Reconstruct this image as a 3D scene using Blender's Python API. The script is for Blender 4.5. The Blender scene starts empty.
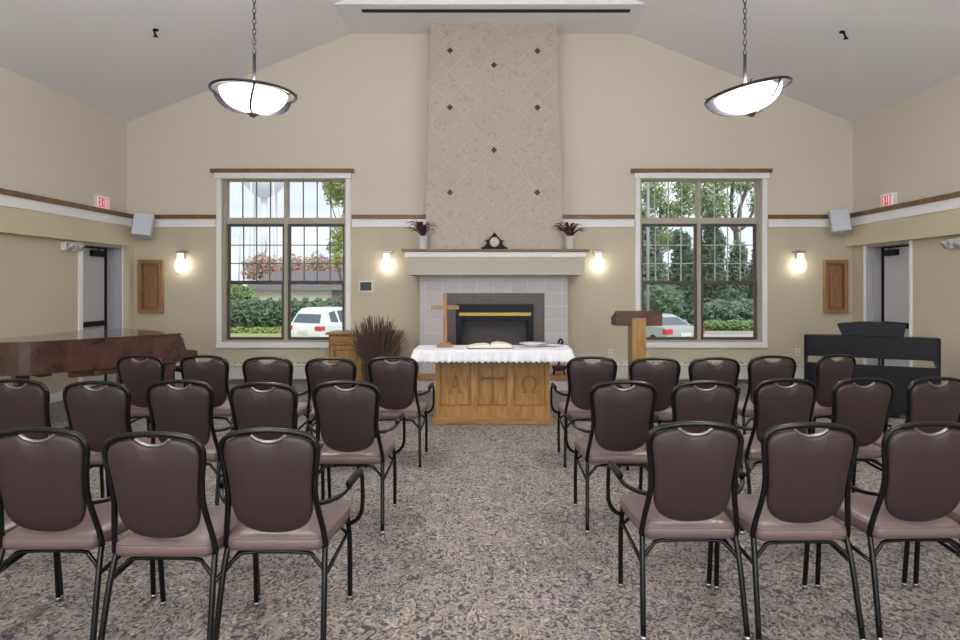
import bpy, bmesh, math, random
from mathutils import Vector, Matrix, Euler
random.seed(7)
PI = math.pi
SC = bpy.context.scene
COL = SC.collection
F = 650.0; VX = 493.0; VY = 286.0; EYE = 1.54
def PX(px, py, d):                       # photograph measurement -> metres
    return Vector(((px-VX)/F*d, d, EYE+(VY-py)/F*d))

# ------------------------------------------------------------------ materials
def srgb(r, g, b):
    def f(c):
        c /= 255.0
        return c/12.92 if c <= .04045 else ((c+.055)/1.055)**2.4
    return (f(r), f(g), f(b), 1)
def newmat(name):
    m = bpy.data.materials.new(name); m.use_nodes = True
    nt = m.node_tree
    return m, nt, nt.nodes['Principled BSDF']
def mat(name, col, rough=.5, metal=0, var=.0, scale=8, bump=0, bscale=60, emit=None, estr=0, coat=0, spec=None):
    m, nt, b = newmat(name)
    b.inputs['Base Color'].default_value = col
    b.inputs['Roughness'].default_value = rough
    b.inputs['Metallic'].default_value = metal
    if coat: b.inputs['Coat Weight'].default_value = coat; b.inputs['Coat Roughness'].default_value = .15
    if spec is not None: b.inputs['Specular IOR Level'].default_value = spec
    tc = nt.nodes.new('ShaderNodeTexCoord')
    if var:
        n = nt.nodes.new('ShaderNodeTexNoise'); n.inputs['Scale'].default_value = scale; n.inputs['Detail'].default_value = 3
        mx = nt.nodes.new('ShaderNodeMix'); mx.data_type = 'RGBA'
        a = [max(0, c*(1-var)) for c in col[:3]]+[1]; c2 = [min(1, c*(1+var)) for c in col[:3]]+[1]
        mx.inputs[6].default_value = a; mx.inputs[7].default_value = c2
        nt.links.new(tc.outputs['Object'], n.inputs['Vector']); nt.links.new(n.outputs['Fac'], mx.inputs[0])
        nt.links.new(mx.outputs[2], b.inputs['Base Color'])
    if bump:
        n = nt.nodes.new('ShaderNodeTexNoise'); n.inputs['Scale'].default_value = bscale; n.inputs['Detail'].default_value = 2
        bp = nt.nodes.new('ShaderNodeBump'); bp.inputs['Strength'].default_value = bump; bp.inputs['Distance'].default_value = .004
        nt.links.new(tc.outputs['Object'], n.inputs['Vector']); nt.links.new(n.outputs['Fac'], bp.inputs['Height'])
        nt.links.new(bp.outputs['Normal'], b.inputs['Normal'])
    if emit:
        b.inputs['Emission Color'].default_value = emit; b.inputs['Emission Strength'].default_value = estr
    return m
def wood(name, c1, c2, sc=(2, 2, 18), rough=.4, coat=0):
    m, nt, b = newmat(name)
    tc = nt.nodes.new('ShaderNodeTexCoord'); mp = nt.nodes.new('ShaderNodeMapping'); mp.inputs['Scale'].default_value = sc
    n = nt.nodes.new('ShaderNodeTexNoise'); n.inputs['Scale'].default_value = 3; n.inputs['Detail'].default_value = 5; n.inputs['Distortion'].default_value = .6
    cr = nt.nodes.new('ShaderNodeValToRGB')
    cr.color_ramp.elements[0].position = .35; cr.color_ramp.elements[0].color = c1
    cr.color_ramp.elements[1].position = .68; cr.color_ramp.elements[1].color = c2
    nt.links.new(tc.outputs['Object'], mp.inputs[0]); nt.links.new(mp.outputs[0], n.inputs['Vector'])
    nt.links.new(n.outputs['Fac'], cr.inputs[0]); nt.links.new(cr.outputs[0], b.inputs['Base Color'])
    b.inputs['Roughness'].default_value = rough
    if coat: b.inputs['Coat Weight'].default_value = coat; b.inputs['Coat Roughness'].default_value = .08
    return m
def paint2(name, lo, hi, z):             # two wall paints meeting at the chair-rail trim height
    m, nt, b = newmat(name)
    g = nt.nodes.new('ShaderNodeNewGeometry'); s = nt.nodes.new('ShaderNodeSeparateXYZ')
    gt = nt.nodes.new('ShaderNodeMath'); gt.operation = 'GREATER_THAN'; gt.inputs[1].default_value = z
    mx = nt.nodes.new('ShaderNodeMix'); mx.data_type = 'RGBA'; mx.inputs[6].default_value = lo; mx.inputs[7].default_value = hi
    nt.links.new(g.outputs['Position'], s.inputs[0]); nt.links.new(s.outputs['Z'], gt.inputs[0])
    nt.links.new(gt.outputs[0], mx.inputs[0]); nt.links.new(mx.outputs[2], b.inputs['Base Color'])
    n = nt.nodes.new('ShaderNodeTexNoise'); n.inputs['Scale'].default_value = 90
    bp = nt.nodes.new('ShaderNodeBump'); bp.inputs['Strength'].default_value = .08; bp.inputs['Distance'].default_value = .003
    nt.links.new(g.outputs['Position'], n.inputs['Vector']); nt.links.new(n.outputs['Fac'], bp.inputs['Height']); nt.links.new(bp.outputs['Normal'], b.inputs['Normal'])
    b.inputs['Roughness'].default_value = .55
    return m

M = {}
M['wall'] = paint2('two tone wall paint', srgb(198, 189, 167), srgb(217, 211, 197), 2.56)
M['beige'] = mat('tan wall paint', srgb(208, 196, 170), .6)
M['ceil'] = mat('ceiling paint', srgb(238, 238, 244), .8)
M['white'] = mat('white trim paint', srgb(242, 243, 246), .4)
M['cap'] = wood('trim cap oak', srgb(104, 76, 46), srgb(134, 100, 62), (3, 3, 3), .4)
M['oak'] = wood('honey oak', srgb(148, 109, 60), srgb(176, 136, 82), (8, 8, 1.2), .38)
M['oakh'] = wood('honey oak horizontal', srgb(144, 106, 58), srgb(172, 132, 80), (1.2, 8, 8), .38)
M['oakd'] = wood('carving and shade oak', srgb(120, 84, 42), srgb(150, 108, 60), (6, 6, 2), .5)  # dark oak for the carvings, and for shade strips and gaps
M['panelw'] = wood('maple panel', srgb(146, 108, 72), srgb(168, 130, 92), (8, 8, 1.2), .4)
M['panelin'] = wood('maple inner panel', srgb(134, 94, 64), srgb(156, 114, 80), (8, 8, 1.2), .4)
M['crosswood'] = wood('cross wood', srgb(134, 95, 66), srgb(162, 120, 84), (8, 8, 1.5), .45)
M['walnut'] = wood('dark walnut', srgb(72, 44, 30), srgb(98, 62, 42), (1.5, 6, 6), .4)
M['mahog'] = wood('polished mahogany', srgb(58, 34, 31), srgb(84, 52, 47), (2, 2, 2), .22, .8)
M['black'] = mat('black lacquer', srgb(13, 15, 24), .4, spec=.25)
M['blackm'] = mat('matt black', srgb(13, 12, 14), .6, spec=.3)
M['frame'] = mat('black chair tube', srgb(9, 9, 11), .27, 0, spec=.4)
M['vinyl'] = mat('brown vinyl', srgb(112, 94, 93), .33, var=.08, scale=14, bump=.25, bscale=220)
M['vinyl_shaded'] = mat('brown vinyl shaded back', srgb(54, 41, 42), .46, var=.06, scale=9, bump=.25, bscale=220)  # seat vinyl darkened to stand for shade on the chair backs
M['chrome'] = mat('chrome', srgb(200, 200, 205), .2, 1)
M['nickel'] = mat('brushed nickel', srgb(160, 158, 160), .3, 1)
M['dkmetal'] = mat('pewter metal', srgb(62, 60, 66), .3, .85)
M['brass'] = mat('polished brass', srgb(170, 138, 74), .35, .9)
M['door'] = mat('grey door paint', srgb(196, 196, 204), .45)
M['doorjamb'] = mat('door jamb paint', srgb(176, 176, 182), .5)
M['winframe'] = mat('bronze window sash', srgb(84, 79, 72), .45)
M['winjamb'] = mat('putty window frame', srgb(180, 174, 160), .5)
M['grille'] = mat('window grille', srgb(190, 188, 182), .5)
M['grilled'] = mat('window grille grey', srgb(110, 110, 114), .5)
M['darktile'] = mat('dark slate tile', srgb(58, 52, 50), .4, var=.2, scale=30)
M['cloth'] = mat('white altar cloth', srgb(232, 233, 240), .8, bump=.4, bscale=150)
M['page'] = mat('book pages', srgb(232, 226, 208), .7)
M['leather'] = mat('book leather', srgb(96, 58, 40), .5)
M['china'] = mat('white china', srgb(236, 236, 236), .2)
M['plastic'] = mat('white plastic', srgb(226, 226, 222), .45)
M['plasticg'] = mat('grey plastic', srgb(176, 178, 186), .45)
M['screen'] = mat('dark display', srgb(24, 28, 34), .2)
M['speaker'] = mat('light grey speaker cloth', srgb(206, 210, 222), .7, var=.05, scale=200)
M['heater'] = mat('heater enamel', srgb(212, 210, 202), .4)
M['vaseglass'] = mat('frosted vase', srgb(206, 206, 208), .25, var=.1, scale=40)
M['purple'] = mat('burgundy leaves', srgb(84, 46, 54), .5, var=.35, scale=30)
M['dryg'] = mat('dried grass', srgb(96, 78, 70), .8, var=.4, scale=50)
M['basket'] = mat('dark green pot', srgb(58, 60, 50), .5, var=.2, scale=40)
M['exitred'] = mat('exit red', srgb(200, 30, 44), .5, emit=srgb(220, 30, 50), estr=.25)
M['firebox'] = mat('firebox with reflection', srgb(112, 106, 108), .8, var=.3, scale=10)  # grey lightened to carry the reflection on the fire glass
M['clockface'] = mat('clock dial', srgb(226, 224, 214), .4)
M['log'] = mat('charred log', srgb(70, 60, 54), .9, var=.4, scale=20)
M['lamp'] = mat('lit frosted glass', srgb(255, 250, 240), .4, emit=(1, .965, .92, 1), estr=48.0)
M['sconce'] = mat('lit sconce glass', srgb(255, 246, 228), .3, emit=(1, .93, .82, 1), estr=3.6)
M['neck'] = mat('glowing glass neck', srgb(236, 230, 216), .25, emit=(1, .92, .8, 1), estr=.5)
M['rimglass'] = mat('frosted rim glass', srgb(214, 200, 188), .3)
M['cargreyw'] = mat('white car paint', srgb(232, 233, 236), .25, coat=.6)
M['carsilver'] = mat('silver car paint', srgb(178, 180, 184), .3, .3, coat=.6)
M['carglass'] = mat('car glass', srgb(84, 92, 106), .12, spec=.8)
M['tyre'] = mat('tyre rubber', srgb(36, 36, 38), .8)
M['tail'] = mat('tail light', srgb(214, 60, 70), .25)
M['asphalt'] = mat('asphalt', srgb(176, 170, 164), .9, var=.1, scale=3)
M['lawn'] = mat('lawn', srgb(158, 162, 116), .9, var=.35, scale=1.2)
M['roofs'] = mat('roof shingles', srgb(116, 110, 116), .9, var=.12, scale=5)
M['stucco'] = mat('stucco', srgb(204, 197, 186), .9, var=.06, scale=3)
M['tower'] = mat('hazed water tower steel', srgb(222, 226, 234), .6)  # distance haze mixed into the steel colour
M['bark'] = mat('bark', srgb(104, 92, 82), .9, var=.25, scale=8)
M['pole'] = mat('galvanised pole', srgb(150, 152, 156), .5)
def leafmat(name, c, var=.35, sc=1.5):
    m = mat(name, c, .7, var=var, scale=sc)
    return m
M['leaf_green'] = leafmat('fresh green leaves', srgb(128, 150, 96))
M['leaf_yel'] = leafmat('yellow green leaves', srgb(156, 166, 96))
M['leaf_dark'] = leafmat('dark evergreen', srgb(86, 108, 88))
M['leaf_blue'] = leafmat('grey green evergreen', srgb(112, 130, 116))
M['leaf_hedge'] = leafmat('hedge leaves', srgb(104, 130, 98))
M['leaf_red'] = leafmat('rusty autumn leaves', srgb(176, 146, 132))
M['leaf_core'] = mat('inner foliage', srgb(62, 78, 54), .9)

# carpet
m, nt, b = newmat('patterned carpet')
tc = nt.nodes.new('ShaderNodeTexCoord')
mp = nt.nodes.new('ShaderNodeMapping'); mp.inputs['Scale'].default_value = (1, .75, 1)
n = nt.nodes.new('ShaderNodeTexNoise'); n.inputs['Scale'].default_value = 24; n.inputs['Detail'].default_value = 2.5; n.inputs['Distortion'].default_value = 2.6
cr = nt.nodes.new('ShaderNodeValToRGB'); e = cr.color_ramp.elements
e[0].position = .37; e[0].color = srgb(60, 60, 70)
e[1].position = .66; e[1].color = srgb(178, 164, 146)
k = e.new(.44); k.color = srgb(82, 80, 86)
k = e.new(.49); k.color = srgb(140, 133, 127)
k = e.new(.56); k.color = srgb(128, 121, 117)
n2 = nt.nodes.new('ShaderNodeTexNoise'); n2.inputs['Scale'].default_value = 260
bp = nt.nodes.new('ShaderNodeBump'); bp.inputs['Strength'].default_value = .5; bp.inputs['Distance'].default_value = .004
nt.links.new(tc.outputs['Object'], mp.inputs[0]); nt.links.new(mp.outputs[0], n.inputs['Vector']); nt.links.new(n.outputs['Fac'], cr.inputs[0]); nt.links.new(cr.outputs[0], b.inputs['Base Color'])
nt.links.new(tc.outputs['Object'], n2.inputs['Vector']); nt.links.new(n2.outputs['Fac'], bp.inputs['Height']); nt.links.new(bp.outputs['Normal'], b.inputs['Normal'])
b.inputs['Roughness'].default_value = .95; b.inputs['Specular IOR Level'].default_value = .1; b.inputs['Sheen Weight'].default_value = .12; b.inputs['Sheen Roughness'].default_value = .5
M['carpet'] = m

def tilemat(name, c1, c2, cg, w, h, rot=0, mort=.004, rough=.4, blotch=None, off=0.0, sw=False):
    """brick texture in the X-Z plane of the object"""
    m, nt, b = newmat(name)
    tc = nt.nodes.new('ShaderNodeTexCoord'); sp = nt.nodes.new('ShaderNodeSeparateXYZ'); cb = nt.nodes.new('ShaderNodeCombineXYZ')
    nt.links.new(tc.outputs['Object'], sp.inputs[0]); nt.links.new(sp.outputs['X'], cb.inputs[0]); nt.links.new(sp.outputs['Z'], cb.inputs[1])
    mp = nt.nodes.new('ShaderNodeMapping'); mp.inputs['Rotation'].default_value = (0, 0, rot)
    nt.links.new(cb.outputs[0], mp.inputs[0])
    br = nt.nodes.new('ShaderNodeTexBrick'); br.offset = off; br.squash = 1
    br.inputs['Color1'].default_value = c1; br.inputs['Color2'].default_value = c2; br.inputs['Mortar'].default_value = cg
    br.inputs['Scale'].default_value = 1; br.inputs['Mortar Size'].default_value = mort; br.inputs['Mortar Smooth'].default_value = .3
    br.inputs['Brick Width'].default_value = w; br.inputs['Row Height'].default_value = h
    nt.links.new(mp.outputs[0], br.inputs['Vector'])
    out = br.outputs['Color']
    if blotch:
        n = nt.nodes.new('ShaderNodeTexNoise'); n.inputs['Scale'].default_value = blotch[1]; n.inputs['Detail'].default_value = 4; n.inputs['Distortion'].default_value = 1.5
        r = nt.nodes.new('ShaderNodeValToRGB'); r.color_ramp.elements[0].position = .52; r.color_ramp.elements[1].position = .70
        r.color_ramp.elements[0].color = (0, 0, 0, 1); r.color_ramp.elements[1].color = (1, 1, 1, 1)
        nt.links.new(tc.outputs['Object'], n.inputs['Vector']); nt.links.new(n.outputs['Fac'], r.inputs[0])
        mx = nt.nodes.new('ShaderNodeMix'); mx.data_type = 'RGBA'; mx.inputs[7].default_value = blotch[0]
        ml = nt.nodes.new('ShaderNodeMath'); ml.operation = 'MULTIPLY'; ml.inputs[1].default_value = blotch[2]
        nt.links.new(r.outputs[0], ml.inputs[0]); nt.links.new(ml.outputs[0], mx.inputs[0]); nt.links.new(out, mx.inputs[6]); out = mx.outputs[2]
    nt.links.new(out, b.inputs['Base Color']); b.inputs['Roughness'].default_value = rough
    return m
M['chase'] = tilemat('marbled beige tile', srgb(188, 178, 165), srgb(183, 172, 159), srgb(195, 187, 176), .325, .325, PI/4, .006, .45, (srgb(160, 145, 132), 13, .7))
M['hearthtile'] = tilemat('grey linen tile', srgb(192, 188, 192), srgb(186, 182, 186), srgb(212, 210, 212), .26, .205, 0, .005, .4, (srgb(160, 156, 160), 40, .4))
M['darktile2'] = tilemat('brown mosaic tile', srgb(86, 78, 74), srgb(76, 69, 66), srgb(98, 92, 88), .12, .05, 0, .003, .4)

# window glass: clear, with a faint reflection
m = bpy.data.materials.new('window glass'); m.use_nodes = True; nt = m.node_tree; nt.nodes.clear()
o = nt.nodes.new('ShaderNodeOutputMaterial'); t = nt.nodes.new('ShaderNodeBsdfTransparent'); g = nt.nodes.new('ShaderNodeBsdfGlossy'); g.inputs['Roughness'].default_value = .02
t.inputs[0].default_value = (.94, .96, .96, 1)
mx = nt.nodes.new('ShaderNodeMixShader'); fr = nt.nodes.new('ShaderNodeFresnel'); fr.inputs[0].default_value = 1.3
nt.links.new(fr.outputs[0], mx.inputs[0]); nt.links.new(t.outputs[0], mx.inputs[1]); nt.links.new(g.outputs[0], mx.inputs[2]); nt.links.new(mx.outputs[0], o.inputs[0])
M['glass'] = m

# ------------------------------------------------------------------ mesh helpers
def B(): return bmesh.new()
def xf(verts, mtx):
    for v in verts: v.co = mtx @ v.co
def box(bm, x0, x1, y0, y1, z0, z1, bev=0, seg=2, mtx=None):
    r = bmesh.ops.create_cube(bm, size=1); vs = r['verts']
    for v in vs:
        v.co = Vector(((x0+x1)/2+v.co.x*(x1-x0), (y0+y1)/2+v.co.y*(y1-y0), (z0+z1)/2+v.co.z*(z1-z0)))
    if bev:
        es = list({e for v in vs for e in v.link_edges})
        rr = bmesh.ops.bevel(bm, geom=es, offset=bev, segments=seg, affect='EDGES', profile=.5)
        vs = list({v for f in rr['faces'] for v in f.verts} | {v for v in vs if v.is_valid})
    if mtx: xf(vs, mtx)
    return bm
def smooth_pts(pts, n=6, closed=False):
    """Catmull-Rom through the points"""
    P = [Vector(p) for p in pts]; out = []
    N = len(P)
    rng = range(N if closed else N-1)
    for i in rng:
        p0 = P[(i-1) % N] if (closed or i > 0) else P[0]
        p1 = P[i]; p2 = P[(i+1) % N]
        p3 = P[(i+2) % N] if (closed or i+2 < N) else P[-1]
        for k in range(n):
            t = k/n
            out.append(.5*((2*p1)+(-p0+p2)*t+(2*p0-5*p1+4*p2-p3)*t*t+(-p0+3*p1-3*p2+p3)*t**3))
    if not closed: out.append(P[-1])
    return out
def tube(bm, pts, r, seg=8, closed=False, caps=True, flat=None):
    P = [Vector(p) for p in pts]; n = len(P); rings = []
    rad = r if callable(r) else (lambda t: r)
    nrm = None
    for i, p in enumerate(P):
        if closed: t = (P[(i+1) % n]-P[i-1])
        else: t = P[min(i+1, n-1)]-P[max(i-1, 0)]
        if t.length < 1e-9: t = Vector((0, 0, 1))
        t.normalize()
        if nrm is None:
            a = Vector((0, 0, 1)) if abs(t.z) < .9 else Vector((1, 0, 0))
            nrm = t.cross(a).normalized()
        nrm = (nrm-t*nrm.dot(t))
        if nrm.length < 1e-6: nrm = t.orthogonal()
        nrm.normalize(); bn = t.cross(nrm)
        rr = rad(i/max(1, n-1))
        rings.append([bm.verts.new(p+(nrm*math.cos(2*PI*k/seg)+bn*math.sin(2*PI*k/seg))*rr) for k in range(seg)])
    m_ = n if closed else n-1
    for i in range(m_):
        a, b_ = rings[i], rings[(i+1) % n]
        for k in range(seg):
            f = bm.faces.new((a[k], a[(k+1) % seg], b_[(k+1) % seg], b_[k])); f.smooth = True
    if caps and not closed:
        bm.faces.new(rings[0][::-1]); bm.faces.new(rings[-1])
    return bm
def lathe(bm, prof, seg=24, c=(0, 0, 0), mtx=None, closed=False):
    rings = []; allv = []
    for (r, z) in prof:
        if r < 1e-6:
            v = bm.verts.new((c[0], c[1], c[2]+z)); rings.append([v]); allv.append(v)
        else:
            ring = [bm.verts.new((c[0]+r*math.cos(2*PI*k/seg), c[1]+r*math.sin(2*PI*k/seg), c[2]+z)) for k in range(seg)]
            rings.append(ring); allv += ring
    R = rings + ([rings[0]] if closed else [])
    for a, b_ in zip(R[:-1], R[1:]):
        for k in range(seg):
            if len(a) == 1 and len(b_) == 1: continue
            if len(a) == 1: f = bm.faces.new((a[0], b_[(k+1) % seg], b_[k]))
            elif len(b_) == 1: f = bm.faces.new((a[k], a[(k+1) % seg], b_[0]))
            else: f = bm.faces.new((a[k], a[(k+1) % seg], b_[(k+1) % seg], b_[k]))
            f.smooth = True
    if mtx: xf(allv, mtx)
    return bm
def prism(bm, poly, a, b_, plane='XZ', mtx=None, bev=0):
    """extrude a 2-D polygon; plane XZ -> along Y, XY -> along Z, YZ -> along X"""
    def mk(u, v, w):
        return {'XZ': (u, w, v), 'XY': (u, v, w), 'YZ': (w, u, v)}[plane]
    A = [bm.verts.new(mk(u, v, a)) for u, v in poly]; Bv = [bm.verts.new(mk(u, v, b_)) for u, v in poly]
    fs = [bm.faces.new(A), bm.faces.new(Bv[::-1])]
    n = len(poly)
    for i in range(n): fs.append(bm.faces.new((A[i], Bv[i], Bv[(i+1) % n], A[(i+1) % n])))
    vs = A+Bv
    if bev:
        es = list({e for f in fs for e in f.edges})
        rr = bmesh.ops.bevel(bm, geom=es, offset=bev, segments=2, affect='EDGES', profile=.5)
        vs = list({v for f in rr['faces'] for v in f.verts} | {v for v in vs if v.is_valid})
    if mtx: xf(vs, mtx)
    return bm
def obj(name, bm, m, parent=None, loc=None, world=False, smooth=None):
    """link a bmesh as one object. world=True: verts are in world space, shift to the parent/loc frame"""
    if world:
        off = Vector(loc) if loc is not None else (parent_origin(parent) if parent else Vector((0, 0, 0)))
        for v in bm.verts: v.co -= off
    bmesh.ops.recalc_face_normals(bm, faces=bm.faces)
    me = bpy.data.meshes.new(name); bm.to_mesh(me); bm.free()
    if smooth is not None:
        for p in me.polygons: p.use_smooth = smooth
    me.materials.append(M[m] if isinstance(m, str) else m)
    o = bpy.data.objects.new(name, me); COL.objects.link(o)
    if parent: o.parent = parent
    elif loc is not None: o.location = loc
    return o
def parent_origin(p):
    v = Vector((0, 0, 0))
    while p is not None: v += Vector(p.location); p = p.parent
    return v
def tag(o, label, cat, group=None, kind=None):
    o['label'] = label; o['category'] = cat
    if group: o['group'] = group
    if kind: o['kind'] = kind
    return o
def thing(name, label, cat, loc=(0, 0, 0), rotz=0, group=None):
    o = bpy.data.objects.new(name, None); COL.objects.link(o); o.empty_display_size = .1
    o.location = loc; o.rotation_euler = (0, 0, rotz)
    return tag(o, label, cat, group)
def struct(name, bm, m, loc=(0, 0, 0), parent=None):
    o = obj(name, bm, m, parent, None if parent else loc, world=True)
    if not parent: o['kind'] = 'structure'
    return o
def sroot(name, loc):
    o = bpy.data.objects.new(name, None); COL.objects.link(o); o.location = loc; o['kind'] = 'structure'; return o
def copy_tree(o, parent=None):
    c = o.copy(); COL.objects.link(c); c.parent = parent
    for ch in list(o.children): copy_tree(ch, c)
    return c

# ------------------------------------------------------------------ room shell
D = 10.33                # back wall
XL, XR = -5.82, 5.72
YB = -5.2                # wall behind the camera
EZ = 4.135               # eave
RZ = 6.43                # ridge
XC = -.05
bm = B(); box(bm, XL-.5, XR+.5, YB-.2, D+.2, -.12, 0); struct('floor', bm, 'carpet')

W1 = dict(x0=PX(221.7, 0, D).x, x1=PX(346, 0, D).x)
W2 = dict(x0=PX(640, 0, D).x, x1=PX(762, 0, D).x)
WZ0 = EYE-(342.3-VY)/F*D; WZ1 = EYE+(VY-178.8)/F*D
WT = .22
def gable_z(x):
    return EZ+(RZ-EZ)*(1-abs(x-XC)/((XR-XL)/2))
def wall_with_holes(bm, x0, x1, z0, z1, y0, y1, holes):
    xs = sorted({x0, x1, *[h[0] for h in holes], *[h[1] for h in holes]})
    for a, c in zip(xs[:-1], xs[1:]):
        zz = [z0]
        for h in sorted(holes, key=lambda h: h[2]):
            if h[0] <= a+1e-6 and h[1] >= c-1e-6: zz += [h[2], h[3]]
        zz.append(z1)
        for k in range(0, len(zz), 2):
            if zz[k+1] > zz[k]+1e-6: box(bm, a, c, y0, y1, zz[k], zz[k+1])
bm = B()
wall_with_holes(bm, XL-.5, XR+.5, 0, EZ, D, D+WT, [(W1['x0'], W1['x1'], WZ0, WZ1), (W2['x0'], W2['x1'], WZ0, WZ1)])
prism(bm, [(XL, EZ), (XR, EZ), (XC, RZ)], D, D+WT)
struct('wall_back', bm, 'wall')
# rear wall behind the camera with three unseen windows added to let in daylight
RWIN = [(-4.6, -2.2), (-1.2, 1.2), (2.2, 4.6)]
bm = B()
wall_with_holes(bm, XL-.5, XR+.5, 0, EZ, YB-WT, YB, [(a, c, .6, 3.4) for a, c in RWIN])
prism(bm, [(XL, EZ), (XR, EZ), (XC, RZ)], YB-WT, YB)
struct('wall_front', bm, 'wall')
# side walls with a door recess each
LD = (9.20, 10.19); RD = (8.91, 9.96); DH = 2.15
def side_wall(name, x0, x1, dr):
    bm = B()
    box(bm, x0, x1, YB, dr[0], 0, EZ); box(bm, x0, x1, dr[1], D, 0, EZ); box(bm, x0, x1, dr[0], dr[1], DH, EZ)
    struct(name, bm, 'wall')
side_wall('wall_left', XL-.5, XL, LD); side_wall('wall_right', XR, XR+.5, RD)
# ceiling: two slopes and the dropped box above the fireplace
bm = B()
for s, xe in ((-1, XL-.5), (1, XR+.5)):
    ze = gable_z(xe)
    prism(bm, [(XC, RZ), (xe, ze), (xe, ze+.2), (XC, RZ+.2)], YB-.2, D+.2)
struct('ceiling', bm, 'ceil')
BXL = PX(351, 0, D).x; BXR = PX(637, 0, D).x; BZ = 5.545; BY = 9.24
bm = B()
prism(bm, [(BXL, BZ), (BXR, BZ), (BXR, gable_z(BXR)+.05), (XC, RZ+.05), (BXL, gable_z(BXL)+.05)], BY, D+.02)
struct('trim_1', bm, 'ceil')['label'] = 'dropped flat ceiling box above the fireplace chase'

# trims
def trimbox(name, x0, x1, y0, y1, z0, z1, m, bev=.004):
    bm = B(); box(bm, x0, x1, y0, y1, z0, z1, bev); return struct(name, bm, m)
Z_W0, Z_W1, Z_B1, Z_S = 2.475, 2.605, 2.67, 2.166
k = 2
chl = PX(426, 0, 9.93).x; chr_ = PX(562, 0, 9.93).x
for a, c in ((XL+.11, PX(216, 0, D).x), (PX(352, 0, D).x, chl+.02), (chr_-.02, PX(634, 0, D).x), (PX(768, 0, D).x, XR-.12)):
    trimbox('trim_%d' % k, a, c, D-.025, D, Z_W0, Z_W1, 'white'); k += 1
    trimbox('trim_%d' % k, a, c, D-.05, D, Z_W1, Z_B1, 'cap'); k += 1
for x0, x1, s in ((XL, XL+.11, 1), (XR-.12, XR, -1)):
    bm = B(); box(bm, x0, x1, YB, D, Z_S, Z_W0)
    if s == 1: box(bm, x0, x1, 10.2, D, 0, Z_S)
    struct('trim_%d' % k, bm, 'beige'); k += 1
    e = .015*s
    trimbox('trim_%d' % k, min(x0, x0+(e if s < 0 else 0)), max(x1, x1+(e if s > 0 else 0)), YB, D, Z_W0, Z_W1, 'white'); k += 1
    e = .045*s
    trimbox('trim_%d' % k, min(x0, x0+(e if s < 0 else 0)), max(x1, x1+(e if s > 0 else 0)), YB, D, Z_W1, Z_B1, 'cap'); k += 1
trimbox('baseboard_left', XL, XL+.015, YB, LD[0]-.08, 0, .12, 'white')
trimbox('baseboard_right', XR-.015, XR, YB, RD[0]-.08, 0, .12, 'white')

# doors
def door(name, s, xw, dr):
    r = sroot(name, (xw, dr[0], 0))
    y0, y1 = dr; c = .05
    def X(a, b_): return (min(xw+s*a, xw+s*b_), max(xw+s*a, xw+s*b_))
    bm = B()                                            # casing proud of the wall
    for (ya, yb, za, zb) in ((y0-c-.04*(s > 0), y0, 0, DH+.012), (y1, min(y1+c, 10.2), 0, DH+.012)):
        xa, xb = X(0, .02); box(bm, xa, xb, ya, yb, za, zb, .004)
    obj('door_casing', bm, 'white', r, world=True)
    bm = B()
    xa, xb = X(-.24, 0)
    box(bm, xa, xb, y1-.025, y1, 0, DH); box(bm, xa, xb, y0, y0+.02, 0, DH); box(bm, xa, xb, y0+.02, y1-.025, DH-.02, DH)
    xa, xb = X(-.13, -.09); box(bm, xa, xb, y1-.045, y1-.025, 0, DH-.02)
    obj('door_jamb', bm, 'doorjamb', r, world=True)
    bm = B(); xa, xb = X(-.24, -.22); box(bm, xa, xb, y0+.02, y1-.09, .02, DH-.04, .004)
    lf = obj('door_leaf', bm, 'door', r, world=True)
    bm = B(); xa, xb = X(-.24, -.215); box(bm, xa, xb, y1-.09, y1-.025, 0, DH-.02)
    obj('door_edge', bm, 'blackm', r, world=True)
    bm = B(); xa, xb = X(-.22, -.17); box(bm, xa, xb, y0+.06, y1-.1, .93, 1.01, .012)
    obj('push_bar', bm, 'black', lf, world=True)
    bm = B(); xa, xb = X(-.22, -.16); box(bm, xa, xb, y1-.46, y1-.13, 1.99, 2.08, .008)
    tube(bm, [(xw-s*.19, y1-.25, 2.09), (xw-s*.13, y1-.4, 2.105), (xw-s*.18, y1-.13, 2.115)], .008, 6)
    obj('door_closer', bm, 'blackm', lf, world=True)
    bm = B(); xa, xb = X(-.5, -.27); box(bm, xa, xb, y0-.05, y1+.05, 0, DH+.1)
    obj('door_backing', bm, 'blackm', r, world=True)
door('door_1', 1, XL, LD); door('door_2', -1, XR, RD)

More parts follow.
